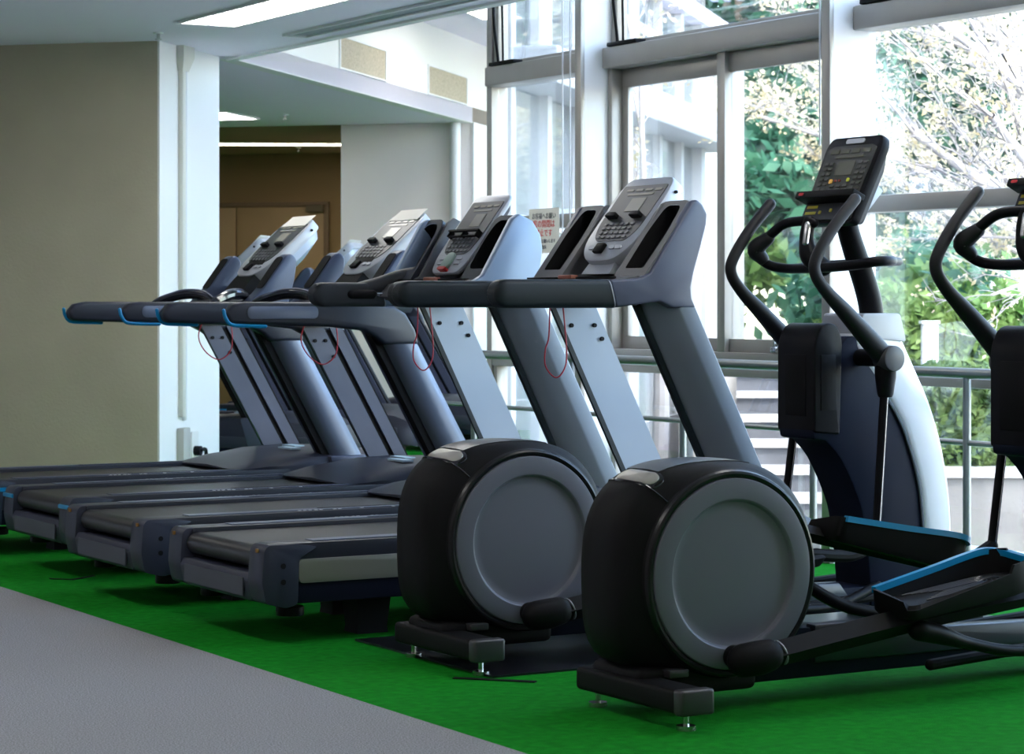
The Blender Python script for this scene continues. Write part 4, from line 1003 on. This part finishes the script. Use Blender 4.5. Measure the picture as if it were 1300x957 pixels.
tag(obj('hedge_core', prism(cr, .0, .52, plane='xy'), soil, None, 0), 'dark woody inside of the clipped hedge', 'hedge', None, 'stuff')
hedge(1120, 1500, 16.2, 17.6, .35, 1.05, 'second hedge row behind the clipped hedge', 14000, leaf_y, .055)
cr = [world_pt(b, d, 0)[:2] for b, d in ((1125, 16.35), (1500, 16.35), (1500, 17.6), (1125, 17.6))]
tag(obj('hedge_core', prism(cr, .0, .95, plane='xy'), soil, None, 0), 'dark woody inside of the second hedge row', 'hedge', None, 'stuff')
# steps rising away at bearing ~ 940..1045
st = thing('garden_steps', 'flight of stone steps rising outside behind the railing', 'steps', (0, 0, 0))
for k in range(8):
    d0_ = 12.6+.42*k; z0_ = OG+.13*(k+1)
    c4 = [world_pt(b, d, 0)[:2] for b, d in ((935, d0_), (1052, d0_), (1052, d0_+.46), (935, d0_+.46))]
    obj('step', prism(c4, OG-.02, z0_-.03, plane='xy'), stone, st, 0)
    c5 = [world_pt(b, d, 0)[:2] for b, d in ((935, d0_-.03), (1052, d0_-.03), (1052, d0_+.46), (935, d0_+.46))]
    obj('tread', prism(c5, z0_-.03, z0_, plane='xy'), concl, st, 0)
c4 = [world_pt(b, d, 0)[:2] for b, d in ((880, 15.96), (1120, 15.96), (1120, 17.8), (880, 17.8))]
tag(obj('terrace', prism(c4, OG, OG+1.06, plane='xy'), concl, None, 0), 'pale concrete landing at the top of the steps', 'terrace')
c4 = [world_pt(b, d, 0)[:2] for b, d in ((905, 12.4), (932, 12.4), (932, 16.0), (905, 16.0))]
tag(obj('stair_wall', prism(c4, OG, .42, plane='xy'), conc, None, 0), 'stained concrete side wall left of the steps', 'wall')
for (b, d, zt, w, lab) in ((1180, 15.8, .92, .10, 'white square post standing in the second hedge'), (1283, 19, 1.32, .33, 'white panel sign box behind the hedge at the right edge')):
    x, y, _ = world_pt(b, d, 0)
    t_ = thing('garden_post' if w < .2 else 'garden_cabinet', lab, 'post' if w < .2 else 'cabinet', (x, y, 0), -YAW)
    obj('post_body', box(-w/2, w/2, -.05, .05, OG if w < .2 else .9, zt, .01), white, t_)
    obj('post_cap' if w < .2 else 'cabinet_leg', box(-w/2-.01, w/2+.01, -.06, .06, zt, zt+.02) if w < .2 else box(-.02, .02, -.03, .03, -.3, .9), white, t_)

# ------------------------------------------------------------------ light
w = bpy.data.worlds.new('World'); bpy.context.scene.world = w; w.use_nodes = True
nt = w.node_tree; bg = nt.nodes['Background']
sky = nt.nodes.new('ShaderNodeTexSky'); sky.sky_type = 'NISHITA'; sky.sun_disc = False
sky.sun_elevation = math.radians(48); sky.sun_rotation = math.radians(200); sky.air_density = 1.2; sky.dust_density = 1.5
nt.links.new(sky.outputs[0], bg.inputs['Color']); bg.inputs['Strength'].default_value = 1.35
sl = bpy.data.lights.new('sun', 'SUN'); sl.energy = 2.6; sl.angle = math.radians(1.0); sl.color = (1, .96, .88)
so = bpy.data.objects.new('sun', sl); C.objects.link(so)
sd_ = Vector((.45, .55, -.95)).normalized()    # travels away from the room so it lights the slope
so.rotation_euler = sd_.to_track_quat('-Z', 'Y').to_euler()

# ------------------------------------------------------------------ camera
cam = bpy.data.cameras.new('camera'); co = bpy.data.objects.new('camera', cam); C.objects.link(co)
cam.sensor_width = 36; cam.lens = F_PX/1300*36
co.location = (0, 0, CAM_Z); co.rotation_euler = (PI/2, 0, -YAW)
cam.shift_y = -(957/2-HOR)/1300
cam.clip_end = 300
cam.dof.use_dof = True; cam.dof.focus_distance = 7.6; cam.dof.aperture_fstop = 9.0
sc = bpy.context.scene; sc.camera = co
sc.view_settings.view_transform = 'Standard'; sc.view_settings.look = 'None'
sc.view_settings.gamma = 1; sc.view_settings.use_curve_mapping = False
sc.view_settings.exposure = .85
sc.cycles.use_denoising = True
sc.cycles.max_bounces = 8; sc.cycles.diffuse_bounces = 5; sc.cycles.transparent_max_bounces = 16
sc.cycles.sample_clamp_indirect = 8
